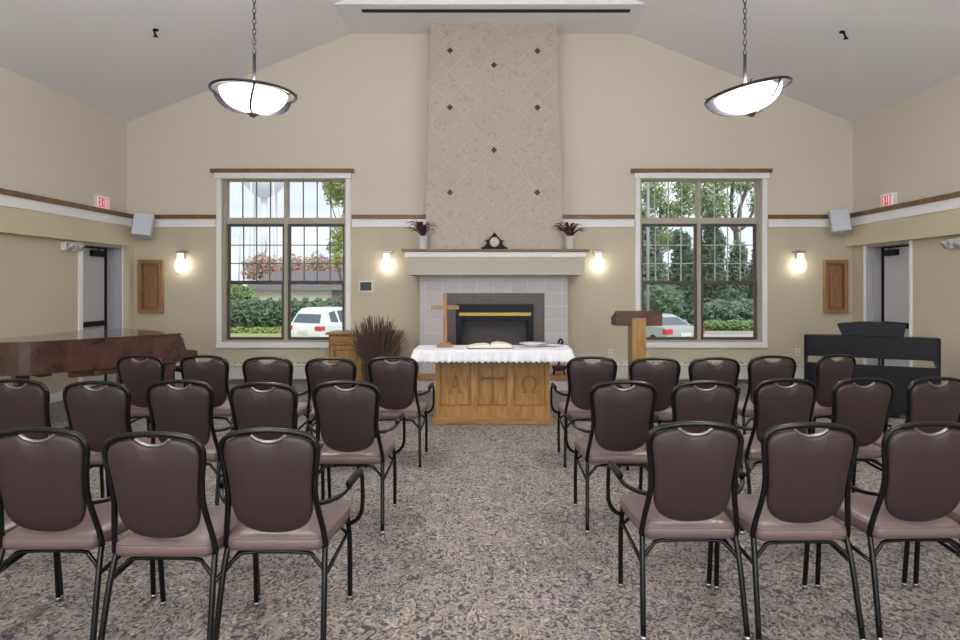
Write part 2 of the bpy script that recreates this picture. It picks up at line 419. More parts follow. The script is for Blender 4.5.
# windows
def window(name, x0, x1, z0, z1, y, inward, rowsplit, gm, gt, fm, full=True):
    """y: inner wall face, frame recessed; inward=-1 when the room is toward -y"""
    r = sroot(name, ((x0+x1)/2, y, z0))
    def Y(a, b_): return (min(y-inward*a, y-inward*b_), max(y-inward*a, y-inward*b_))   # a,b measured outward
    if full:
        bm = B(); ya, yb = Y(-.03, 0)
        s = 65/F*D/ D
        cw = .075
        box(bm, x0-cw, x0, ya, yb, z0-.0, z1, .004); box(bm, x1, x1+cw, ya, yb, z0, z1, .004)
        obj('casing', bm, 'white', r, world=True)
        bm = B(); box(bm, x0-cw-.0, x1+cw, Y(-.045, 0)[0], Y(-.045, 0)[1], z0-.085, z0, .005)
        obj('window_sill', bm, 'white', r, world=True)
        bm = B(); box(bm, x0-cw-.02, x1+cw+.02, Y(-.06, 0)[0], Y(-.06, 0)[1], z1, z1+.09, .005); obj('window_head', bm, 'white', r, world=True)
        bm = B(); box(bm, x0-cw-.08, x1+cw+.06, Y(-.085, 0)[0], Y(-.085, 0)[1], z1+.09, z1+.15, .004); obj('head_cap', bm, 'cap', r, world=True)
    # frame lining the hole
    bm = B(); ya, yb = Y(0, .07)
    box(bm, x0-.001, x0+.018, ya, yb, z0, z1); box(bm, x1-.018, x1+.001, ya, yb, z0, z1); box(bm, x0+.018, x1-.018, ya, yb, z0, z0+.012); box(bm, x0+.018, x1-.018, ya, yb, z1-.006, z1)
    obj('jamb_liner', bm, fm, r, world=True)
    def Y(a, b_): return (min(y-inward*(a+.055), y-inward*(b_+.055)), max(y-inward*(a+.055), y-inward*(b_+.055)))
    ya, yb = Y(0, .16)
    fw = .04; zt = rowsplit; xm = (x0+x1)/2
    MH = .028
    bm = B()
    box(bm, x0, x0+fw, ya, yb, z0, z1); box(bm, x1-fw, x1, ya, yb, z0, z1)
    box(bm, x0+fw, x1-fw, ya, yb, z0, z0+.03); box(bm, x0+fw, x1-fw, ya, yb, z1-.018, z1)
    box(bm, xm-MH, xm+MH, Y(.04, .16)[0], Y(.04, .16)[1], z0+.03, z1-.018)
    for (a, c) in ((x0+fw, xm-MH), (xm+MH, x1-fw)):
        box(bm, a, c, Y(.03, .16)[0], Y(.03, .16)[1], zt-.045, zt+.045, .004)
    obj('window_frame', bm, fm, r, world=True)
    zmeet = EYE+(VY-282.5)/F*D
    gy = Y(.098, .104)
    for (a, c) in ((x0+fw, xm-MH), (xm+MH, x1-fw)):
        # transom light, upper sash, lower sash
        for kind, za, zb in (('t', zt+.045, z1-.01), ('u', zmeet-.03, zt-.045), ('l', z0+.03, zmeet+.03)):
            w = {'t': .014, 'u': .04, 'l': .045}[kind]
            yy = {'t': Y(.08, .12), 'u': Y(.085, .118), 'l': Y(.05, .084)}[kind]
            bm = B()
            box(bm, a, a+w, yy[0], yy[1], za, zb); box(bm, c-w, c, yy[0], yy[1], za, zb)
            box(bm, a+w, c-w, yy[0], yy[1], za, za+w); box(bm, a+w, c-w, yy[0], yy[1], zb-w, zb)
            s_ = obj('sash', bm, 'winframe' if kind != 't' else fm, r, world=True)
            ym = (yy[0]+yy[1])/2
            bm = B(); box(bm, a+w, c-w, ym-.003, ym+.003, za+w, zb-w)
            obj('pane', bm, 'glass', s_, world=True)
            if kind in 'tu':
                bm = B(); g = .008
                for q in (1, 2, 3):
                    xx = a+w+(c-a-2*w)*q/4
                    box(bm, xx-g, xx+g, ym-.009, ym+.009, za+w, zb-w)
                if kind == 'u':
                    for q in (1, 2):
                        zz = za+w+(zb-za-2*w)*q/3
                        box(bm, a+w, c-w, ym-.0085, ym+.0085, zz-g, zz+g)
                obj('grille', bm, gt if kind == 't' else gm, s_, world=True)
        bm = B(); box(bm, (a+c)/2-.03, (a+c)/2+.03, Y(.03, .05)[0], Y(.03, .05)[1], zmeet+.005, zmeet+.028, .004)
        obj('sash_lock', bm, 'winframe', r, world=True)
ZT = EYE+(VY-220.5)/F*D
window('window_1', W1['x0'], W1['x1'], WZ0, WZ1, D, -1, ZT, 'grilled', 'grilled', 'winjamb')
window('window_2', W2['x0'], W2['x1'], WZ0, WZ1, D, -1, ZT, 'grille', 'grille', 'winjamb')
for i, (a, c) in enumerate(RWIN):  # unseen windows, added for daylight on the chair backs
    r = sroot('window_%d' % (i+3), ((a+c)/2, YB, .6))
    bm = B()
    for (xa, xb) in ((a, a+.06), (c-.06, c), ((a+c)/2-.04, (a+c)/2+.04)): box(bm, xa, xb, YB-.15, YB-.05, .6, 3.4)
    box(bm, a, c, YB-.15, YB-.05, .6, .66); box(bm, a, c, YB-.15, YB-.05, 3.34, 3.4); box(bm, a, c, YB-.15, YB-.05, 2.4, 2.46)
    f_ = obj('window_frame', bm, 'winjamb', r, world=True)
    bm = B(); box(bm, a+.06, c-.06, YB-.105, YB-.099, .66, 3.34); obj('pane', bm, 'glass', f_, world=True)

# slot diffuser and ceiling sprinklers
z = BZ
ds = 650*4.0/275
bm = B(); box(bm, PX(362, 0, ds).x, PX(630, 0, ds).x, ds-.045, ds+.045, z-.012, z+.01, .003)
t = tag(obj('slot_diffuser', bm, 'blackm', None, (PX(496, 0, ds).x, ds, z), world=True), 'long narrow black slot air diffuser in the dropped ceiling above the chimney', 'vent')
def sprinkler(px, py, lab):
    # ray from the camera to the slope
    for i in range(400):
        d = 2+i*.02; p = PX(px, py, d)
        if p.z >= gable_z(p.x): break
    t = thing('sprinkler', lab, 'sprinkler', p)
    bm = B(); lathe(bm, [(0, .03), (.05, .03), (.055, 0), (.03, -.012), (0, -.012)], 16); obj('escutcheon', bm, 'blackm', t)
    bm = B(); tube(bm, [(0, 0, 0), (.012, 0, -.05), (.03, 0, -.075)], .012, 8)
    lathe(bm, [(0, 0), (.03, 0), (.03, .006), (0, .006)], 12, (.022, 0, -.085)); obj('nozzle', bm, 'blackm', t)
sprinkler(154, 30, 'small black sprinkler head on the left ceiling slope'); sprinkler(844, 32, 'small black sprinkler head on the right ceiling slope')

# ------------------------------------------------------------------ fireplace
FD = 9.93
fp = thing('fireplace', 'tall tapered beige tiled chimney with grey mantel and tiled fire opening', 'fireplace', (.01, FD, 0))
top = [PX(431, 0, FD).x, PX(556.5, 0, FD).x]; bot = [PX(425, 0, FD).x, PX(563.5, 0, FD).x]
bm = B(); prism(bm, [(bot[0], 1.9), (bot[1], 1.9), (top[1], BZ), (top[0], BZ)], FD, D-.001)
obj('chimney_breast', bm, 'chase', fp, world=True)
for (px, py) in ((450, 50.5), (494, 65), (537.5, 51), (450, 107.5), (537.5, 107.5), (494, 150), (450, 192.5), (537.3, 192.5)):
    c = PX(px, py, FD); bm = B(); s = .05
    prism(bm, [(c.x-s, c.z), (c.x, c.z-s), (c.x+s, c.z), (c.x, c.z+s)], FD-.004, FD+.002)
    obj('diamond_tile', bm, 'darktile', fp, world=True)
# surround: grey tile with opening
sx0, sx1 = PX(420, 0, FD).x, PX(567.5, 0, FD).x
ox0, ox1, oz = PX(446, 0, FD).x, PX(544.5, 0, FD).x, EYE-(293-VY)/F*FD
fx0, fx1, fz = PX(456, 0, FD).x, PX(533.5, 0, FD).x, EYE-(304-VY)/F*FD
HZ = .21
bm = B(); wall_with_holes(bm, sx0, sx1, 0, 1.72, FD-.03, D-.001, [(ox0, ox1, HZ, oz)]); obj('tile_surround', bm, 'hearthtile', fp, world=True)
bm = B(); wall_with_holes(bm, ox0, ox1, HZ, oz, FD-.02, FD+.01, [(fx0, fx1, HZ, fz)]); obj('inner_tile_surround', bm, 'darktile2', fp, world=True)
# firebox insert
ix0, ix1 = PX(462, 0, FD).x, PX(527.5, 0, FD).x; iz1 = EYE-(320-VY)/F*FD; iz0 = HZ+.06
bm = B()
wall_with_holes(bm, fx0, fx1, HZ, fz, FD-.035, FD+.0, [(ix0, ix1, iz0, iz1)])
fi = obj('fire_insert', bm, 'black', fp, world=True)
bm = B(); box(bm, PX(459, 0, FD).x, PX(531, 0, FD).x, FD-.055, FD-.035, EYE-(316-VY)/F*FD, EYE-(312.3-VY)/F*FD, .006); obj('brass_trim', bm, 'brass', fi, world=True)
bm = B()
box(bm, ix0-.05, ix1+.05, FD+.30, FD+.32, HZ, fz); box(bm, ix0-.05, ix0-.0, FD+.0, FD+.30, HZ, fz); box(bm, ix1, ix1+.05, FD+.0, FD+.30, HZ, fz)
box(bm, ix0, ix1, FD, FD+.3, HZ, HZ+.05); box(bm, ix0, ix1, FD, FD+.3, iz1+.05, fz)
obj('firebox', bm, 'firebox', fi, world=True)
bm = B()
for k_ in range(4):
    y_ = FD+.1+.04*(k_ % 2)*2; z_ = HZ+.10+.07*(k_//2)
    tube(bm, [(-.32+.06*k_, y_, z_), (0, y_+.02, z_+.01), (.34-.05*k_, y_-.01, z_)], .04, 8)
obj('log', bm, 'log', fi, world=True)
bm = B(); box(bm, ix0, ix1, FD-.012, FD-.008, iz0, iz1); obj('glass_front', bm, 'glass', fi, world=True)
# mantel
MD = 9.6
mx0, mx1 = PX(405, 0, MD).x, PX(586, 0, MD).x
mt0, mt1 = EYE+(VY-251.7)/F*MD, EYE+(VY-249)/F*(MD-.04)
wz0 = EYE+(VY-257)/F*MD; gz0 = EYE+(VY-275)/F*MD
bm = B(); box(bm, mx0+.02, mx1-.02, MD+.02, D-.001, gz0, wz0, .004); mn = obj('mantel', bm, mat('sage grey mantel paint', srgb(186, 182, 170), .5), fp, world=True)
bm = B(); box(bm, mx0, mx1, MD, D-.001, wz0, mt0, .004); obj('mantel_moulding', bm, 'white', mn, world=True)
bm = B(); box(bm, mx0-.05, mx1+.05, MD-.05, D-.001, mt0, mt1, .006); obj('mantel_shelf', bm, 'cap', mn, world=True)
# raised hearth
HY = 9.56
bm = B(); box(bm, sx0, sx1, HY+.02, FD-.03, 0, HZ-.06); hr = obj('hearth', bm, 'hearthtile', fp, world=True)
bm = B(); box(bm, sx0-.01, sx1+.01, HY, FD-.03, HZ-.06, HZ, .006); obj('hearth_edge', bm, 'oakh', hr, world=True)

# ------------------------------------------------------------------ things on the mantel
def vase(px, lab, seed):
    rnd = random.Random(seed)
    c = Vector((PX(px, 0, 9.73).x, 9.73, mt1))
    t = thing('potted_plant', lab, 'plant', c)
    bm = B(); lathe(bm, [(0, 0), (.06, 0), (.064, .02), (.074, .19), (.078, .2), (.070, .2), (.060, .03), (0, .03)], 20); obj('vase', bm, 'vaseglass', t)
    bm = B()
    for i in range(34):
        a = rnd.uniform(0, 2*PI); L = rnd.uniform(.12, .30); up = rnd.uniform(.16, .30); w = rnd.uniform(.016, .026)
        if i < 6: L *= .35; up = rnd.uniform(.2, .27)
        dx, dy = math.cos(a), math.sin(a)*.42
        pts = []
        for q in range(8):
            s = q/7
            pts.append(Vector((dx*L*s, dy*L*s, .18+up*math.sin(s*PI*.55)-(.07*s*s))))
        prev = None
        sd = Vector((-dy, dx, 0)); sd.normalize()
        for q, p in enumerate(pts):
            ww = w*math.sin(PI*min(1, .15+q/7*.85))*1.1+.001
            tw = .35*Vector((0, 0, 1))
            a_ = bm.verts.new(p+(sd+tw)*ww); b_ = bm.verts.new(p-(sd+tw)*ww); c_ = bm.verts.new(p+Vector((0, 0, -.006)))
            if prev:
                bm.faces.new((prev[0], a_, c_, prev[2])); bm.faces.new((prev[2], c_, b_, prev[1]))
            prev = (a_, b_, c_)
    obj('leaves', bm, 'purple', t)
vase(423, 'burgundy leaved plant in a pale vase at the left end of the mantel', 3)
vase(570, 'burgundy leaved plant in a pale vase at the right end of the mantel', 9)
cl = thing('mantel_clock', 'small black napoleon style clock with a pale dial in the middle of the mantel', 'clock', (PX(494.5, 0, 9.8).x, 9.8, mt1))
bm = B()
pr = [(-.2, 0), (-.2, .035), (-.15, .05), (-.12, .085), (-.115, .12), (-.15, .135), (-.115, .15), (-.09, .15), (-.075, .18), (-.04, .2), (-.035, .225), (0, .265)]
prism(bm, pr+[(-x, z) for x, z in pr[-2::-1]], -.035, .04, bev=.003); obj('clock_case', bm, 'blackm', cl)
R90 = Matrix.Rotation(PI/2, 4, 'X')
bm = B(); lathe(bm, [(0, .0), (.075, 0), (.075, .006), (0, .006)], 28, mtx=Matrix.Translation((0, -.037, .115)) @ R90); df = obj('clock_dial', bm, 'clockface', cl)
bm = B(); box(bm, -.003, .003, -.047, -.044, .115, .165); box(bm, -.03, .0, -.047, -.044, .112, .118)
obj('clock_hand', bm, 'blackm', df); bm = B()
tube(bm, [(.062*math.cos(q*PI/12), -.044, .115+.062*math.sin(q*PI/12)) for q in range(24)], .002, 5, True)
obj('chapter_ring', bm, 'blackm', df)
bm = B(); tube(bm, [(.078*math.cos(a*PI/12), -.042, .115+.078*math.sin(a*PI/12)) for a in range(24)], .005, 6, True); obj('dial_ring', bm, 'blackm', cl)

# ------------------------------------------------------------------ wall fittings
def sconce(px, lab):
    c = PX(px, 252, D-.09)
    t = thing('wall_sconce', lab, 'lamp', (c.x, D, c.z), group='lit glass wall sconces')
    bm = B(); box(bm, -.085, .085, -.1, 0, -.012, .012, .004); box(bm, -.03, .03, -.02, 0, -.12, .03, .004); obj('bracket', bm, 'nickel', t)
    bm = B()
    # hanging pear shaped glass: clear frosted neck above, lit globe below
    lathe(bm, [(0, -.02), (.052, -.02), (.054, -.07), (.058, -.115), (0, -.118)], 8, (0, -.11, 0))
    obj('glass_neck', bm, 'neck', t, smooth=False)
    bm = B()
    lathe(bm, [(0, -.119), (.06, -.119), (.082, -.18), (.084, -.225), (.072, -.275), (.052, -.312), (.03, -.324), (0, -.328)], 8, (0, -.11, 0))
    obj('glass_shade', bm, 'sconce', t, smooth=False)
sconce(181, 'lit glass wall sconce between the wood wall panel and the left window')
sconce(387, 'lit glass wall sconce left of the mantel, above the thermostat')
sconce(598.5, 'lit glass wall sconce right of the mantel, beside the right window')
sconce(800, 'lit glass wall sconce between the right window and the wood wall panel')
def wpanel(px0, px1, lab):
    x0, x1 = PX(px0, 0, D).x, PX(px1, 0, D).x; z1 = EYE+(VY-260)/F*D; z0 = EYE+(VY-313)/F*D
    t = thing('wall_cabinet', lab, 'cabinet', ((x0+x1)/2, D, z0))
    bm = B(); box(bm, x0+.003, x1-.003, D-.03, D, z0+.003, z1-.003, .004)
    obj('cabinet_body', bm, 'panelw', t, world=True)
    bm = B(); f = .055
    wall_with_holes(bm, x0, x1, z0, z1, D-.075, D-.03, [(x0+f, x1-f, z0+f, z1-f)])
    cd = obj('cabinet_door', bm, 'panelw', t, world=True)
    bm = B(); q = .014; wall_with_holes(bm, x0+f, x1-f, z0+f, z1-f, D-.06, D-.03, [(x0+f+q, x1-f-q, z0+f+q, z1-f-q)]); obj('groove_shade', bm, 'oakd', cd, world=True)  # darker strip stands for the groove shadow around the raised panel
    bm = B(); box(bm, x0+f+.03, x1-f-.03, D-.056, D-.03, z0+f+.03, z1-f-.03, .012); obj('raised_panel', bm, 'panelin', cd, world=True)
wpanel(140, 164.5, 'narrow maple wall cabinet with a raised panel on the left of the back wall')
wpanel(822.5, 846, 'narrow maple wall cabinet with a raised panel on the right of the back wall')
x0, x1 = PX(359.5, 0, D).x, PX(373, 0, D).x; z0, z1 = PX(0, 292.5, D).z, PX(0, 281, D).z
t = thing('thermostat', 'white thermostat with a dark display left of the mantel', 'thermostat', ((x0+x1)/2, D, z0))
bm = B(); box(bm, x0, x1, D-.03, D+.005, z0, z1, .008); obj('housing', bm, 'plastic', t, world=True)
bm = B(); box(bm, x0+.018, x1-.018, D-.034, D-.028, z0+.03, z1-.018, .002); obj('display', bm, 'screen', t, world=True)
def outlet(px, py, lab):
    c = PX(px, py, D)
    t = thing('wall_outlet', lab, 'outlet', (c.x, D, c.z))
    bm = B(); box(bm, -.038, .038, -.008, 0, -.06, .06, .003); pl_ = obj('cover_plate', bm, 'plastic', t)
    bm = B()
    for dz in (-.026, .026): box(bm, -.017, .017, -.011, -.007, dz-.014, dz+.014, .003)
    obj('socket', bm, 'plasticg', pl_)
outlet(610.5, 353, 'white wall outlet right of the fireplace, left of the lectern'); outlet(797.5, 352, 'white wall outlet at the left end of the black digital piano')

def wall_mtx(s, xw, y, z, tilt=0):
    # local: +X along reading direction, -Y facing out of the wall
    return Matrix.Translation((xw, y, z)) @ Matrix.Rotation(s*PI/2, 4, 'Z')
def text_bm(txt, size, depth=.004):
    cu = bpy.data.curves.new('txt', 'FONT'); cu.body = txt; cu.size = size; cu.extrude = depth; cu.align_x = 'CENTER'; cu.align_y = 'CENTER'; cu.resolution_u = 4
    o = bpy.data.objects.new('txt', cu); COL.objects.link(o); bpy.context.view_layer.update()
    me = bpy.data.meshes.new_from_object(o); COL.objects.unlink(o); bpy.data.objects.remove(o)
    bm = B(); bm.from_mesh(me); xf(bm.verts, R90); return bm
def letters_exit(bm):
    """EXIT in condensed bold strokes, X-Z plane, facing -Y; total width .2, height .12"""
    s = .0105; h = .066; w = .036
    def bar(x0, x1, z0, z1): box(bm, x0, x1, -.004, .004, z0, z1)
    x = -.098
    bar(x, x+s, -h, h)
    for zz in (-h, -s/2, h-s): bar(x+s, x+w, zz, zz+s)
    x = -.05
    for sg in (1, -1):
        prism(bm, [(x, -h*sg), (x+s, -h*sg), (x+w+.01, h*sg), (x+w+.01-s, h*sg)], -.004+.0005*sg, .004)
    x = .012; bar(x, x+s, -h, h)
    x = .042; bar(x+.018, x+.018+s, -h, h-s); bar(x, x+.05, h-s, h)
def exit_sign(s, xw, y, lab):
    t = thing('exit_sign', lab, 'sign', (xw, y, Z_B1+.002)); t.rotation_euler = (0, 0, s*PI/2)
    bm = B(); box(bm, -.16, .16, -.05, 0, 0, .2, .006); obj('sign_housing', bm, 'plastic', t)
    bm = B(); box(bm, -.15, .15, -.054, -.05, .012, .19, .002); fc = obj('sign_face', bm, mat('exit sign face', srgb(240, 236, 236), .5, emit=(1, .9, .9, 1), estr=.12), t)
    bm = B(); letters_exit(bm)
    xf(bm.verts, Matrix.Translation((0, -.056, .1)) @ Matrix.Diagonal((1.2, 1, 1.12, 1))); obj('lettering', bm, 'exitred', fc)
exit_sign(1, XL, 9.63, 'white EXIT sign with red letters above the left door'); exit_sign(-1, XR, 9.35, 'white EXIT sign with red letters above the right door')

def emergency(s, xw, y, z, lab):
    t = thing('emergency_light', lab, 'lamp', (xw, y, z)); t.rotation_euler = (0, 0, s*PI/2)
    bm = B(); box(bm, -.15, .15, -.07, .01, -.06, .06, .012); obj('light_housing', bm, 'plastic', t)
    for sx in (-1, 1):
        bm = B(); mt = Matrix.Translation((sx*.11, -.1, .0)) @ Matrix.Rotation(PI/2+.5, 4, 'X') @ Matrix.Rotation(sx*.3, 4, 'Y')
        lathe(bm, [(0, -.03), (.03, -.03), (.052, .02), (.052, .03), (0, .032)], 16, mtx=mt); obj('lamp_head', bm, 'plasticg', t)
emergency(1, XL, 8.9, 2.08, 'white twin headed emergency light beside the left door'); emergency(-1, XR, 7.96, 2.06, 'white twin headed emergency light at the right edge beyond the right door')

def speaker(px, py, s, lab):
    c = PX(px, py, 10.05)
    t = thing('wall_speaker', lab, 'speaker', (c.x, c.y, c.z)); t.rotation_euler = (-.28, s*.10, s*.35)
    bm = B(); box(bm, -.14, .14, -.08, .09, -.18, .18, .012); obj('speaker_cabinet', bm, 'plasticg', t)
    bm = B(); box(bm, -.13, .13, -.09, -.08, -.17, .17, .006); obj('speaker_grille', bm, 'speaker', t)
    bm = B(); tube(bm, [(0, .09, 0), (0, .2, -.02), (0, .24, .0)], .015, 8); obj('mount_arm', bm, 'plasticg', t)
speaker(143, 226, 1, 'light grey speaker tilted down in the left corner of the back wall')
speaker(840, 222, -1, 'light grey speaker tilted down in the right corner of the back wall')

def heater(name, xa, xb, lab):
    t = thing('baseboard_heater', lab, 'heater', ((xa+xb)/2, D, 0))
    pr = [(D, .05), (D, .33), (D-.05, .33), (D-.075, .3), (D-.075, .075), (D-.06, .06)]
    bm = B(); prism(bm, [(y, z) for y, z in pr], xa, xb, 'YZ'); obj('heater_cover', bm, 'heater', t, world=True)
    bm = B(); box(bm, xa, xb, D-.079, D-.074, .265, .272); box(bm, xa, xb, D-.06, D, 0, .05); obj('air_gap', bm, 'nickel', t, world=True)
    bm = B(); n_ = int((xb-xa)/.1)
    for i in range(n_): x = xa+.05+i*.1; box(bm, x, x+.05, D-.068, D-.04, .318, .334)
    obj('fin_slots', bm, 'nickel', t, world=True)
heater('a', PX(150, 0, D).x, sx0-.02, 'low white baseboard heater under the left window')
heater('b', sx1+.02, XR-.01, 'low white baseboard heater under the right window')

# ------------------------------------------------------------------ pendants
def pendant(x, y, tilt, lab, seen=True):
    cz = gable_z(x)
    t = thing('pendant_lamp', lab, 'lamp', (x, y, cz), group='frosted bowl pendant lamps')
    zr = 3.085-cz
    bm = B(); lathe(bm, [(0, .02), (.07, .02), (.065, -.03), (.02, -.05), (0, -.05)], 20); obj('canopy', bm, 'dkmetal', t)
    bm = B(); z1_ = zr+.30; n_ = int((-.05-z1_)/.042)
    for i in range(n_):
        zc = z1_+.02+i*.042; a = PI/2*(i % 2)
        tube(bm, [(math.cos(a)*.013*math.cos(q*PI/4), math.sin(a)*.013*math.cos(q*PI/4), zc+.027*math.sin(q*PI/4)) for q in range(8)], .0042, 5, True)
    obj('chain', bm, 'dkmetal', t)
    T = Matrix.Translation((0, 0, zr+.1)) @ Matrix.Rotation(tilt, 4, 'Y') @ Matrix.Translation((0, 0, -(zr+.1)))
    bm = B(); tube(bm, [(0, 0, z1_+.01), (0, 0, zr+.03)], .013, 10)
    lathe(bm, [(0, .04), (.03, .035), (.03, 0), (0, 0)], 12, (0, 0, zr+.02))
    for q in range(3):
        a = q*2*PI/3+.3; tube(bm, [(0, 0, zr+.03), (.33*math.cos(a), .33*math.sin(a), zr+.012)], .005, 6)
    obj('stem', bm, 'dkmetal', t)
    def done(bm, name, m, p=None): xf(bm.verts, T); return obj(name, bm, m, p or t)
    bm = B(); lathe(bm, [(.308, -.004), (.330, -.01), (.336, .002), (.330, .012), (.308, .006)], 56, (0, 0, zr), closed=True); done(bm, 'outer_ring', 'dkmetal')
    bm = B(); lathe(bm, [(.252, -.002), (.27, .002), (.27, .010), (.252, .006)], 48, (0, 0, zr), closed=True); done(bm, 'inner_rim', 'rimglass')
    prof = [(.256*math.cos(a), -.155*math.sin(a)) for a in [k_*PI/24 for k_ in range(0, 13)]]
    prof[-1] = (0, prof[-1][1])
    bm = B(); lathe(bm, prof+[(0, -.145)]+[(p[0]*.985, p[1]*.94) for p in prof[-2::-1]], 48, (0, 0, zr)); done(bm, 'glass_bowl', 'lamp')
    for q in range(3):
        a0 = q*2*PI/3-PI/2+.38
        bm = B(); prev = None
        for k_ in range(17):
            t_ = k_/16; an = t_*PI/2
            ri, zi = .264*math.cos(an), -.157*math.sin(an)-.003
            ex = .074*(1-t_)**1.1+.003
            ro, zo = ri+ex, zi-.004-.012*math.sin(PI*t_)
            w = .009
            tw = a0-.2*t_; er = Vector((math.cos(tw), math.sin(tw), 0)); et = Vector((-math.sin(tw), math.cos(tw), 0))*w
            vs = [bm.verts.new(er*ri+et+Vector((0, 0, zr+zi))), bm.verts.new(er*ro+et+Vector((0, 0, zr+zo))), bm.verts.new(er*ro-et+Vector((0, 0, zr+zo))), bm.verts.new(er*ri-et+Vector((0, 0, zr+zi)))]
            if prev:
                for j in range(4): bm.faces.new((prev[j], vs[j], vs[(j+1) % 4], prev[(j+1) % 4]))
            else: bm.faces.new(vs)
            prev = vs
        bm.faces.new(prev[::-1]); done(bm, 'strap', 'dkmetal')
    bm = B(); lathe(bm, [(0, 0), (.055, 0), (.058, -.008), (.03, -.014), (.02, -.03), (0, -.036)], 20, (0, 0, zr-.165)); done(bm, 'finial', 'nickel')
    return t
pendant(-1.91, 5.2, .045, 'lit frosted bowl pendant lamp on a chain, left of the chimney')
pendant(2.016, 5.2, -.20, 'lit frosted bowl pendant lamp hanging tilted, right of the chimney')
for (x, y, s, w) in ((-1.91, .6, 'left', 'just overhead of the viewpoint'), (2.016, .6, 'right', 'just overhead of the viewpoint'), (-1.91, -3.2, 'left', 'at the rear of the room'), (2.016, -3.2, 'right', 'at the rear of the room')):
    pendant(x, y, 0, 'unseen pendant lamp added to light the room, %s %s' % (s, w))  # repeats out of view, added for their light

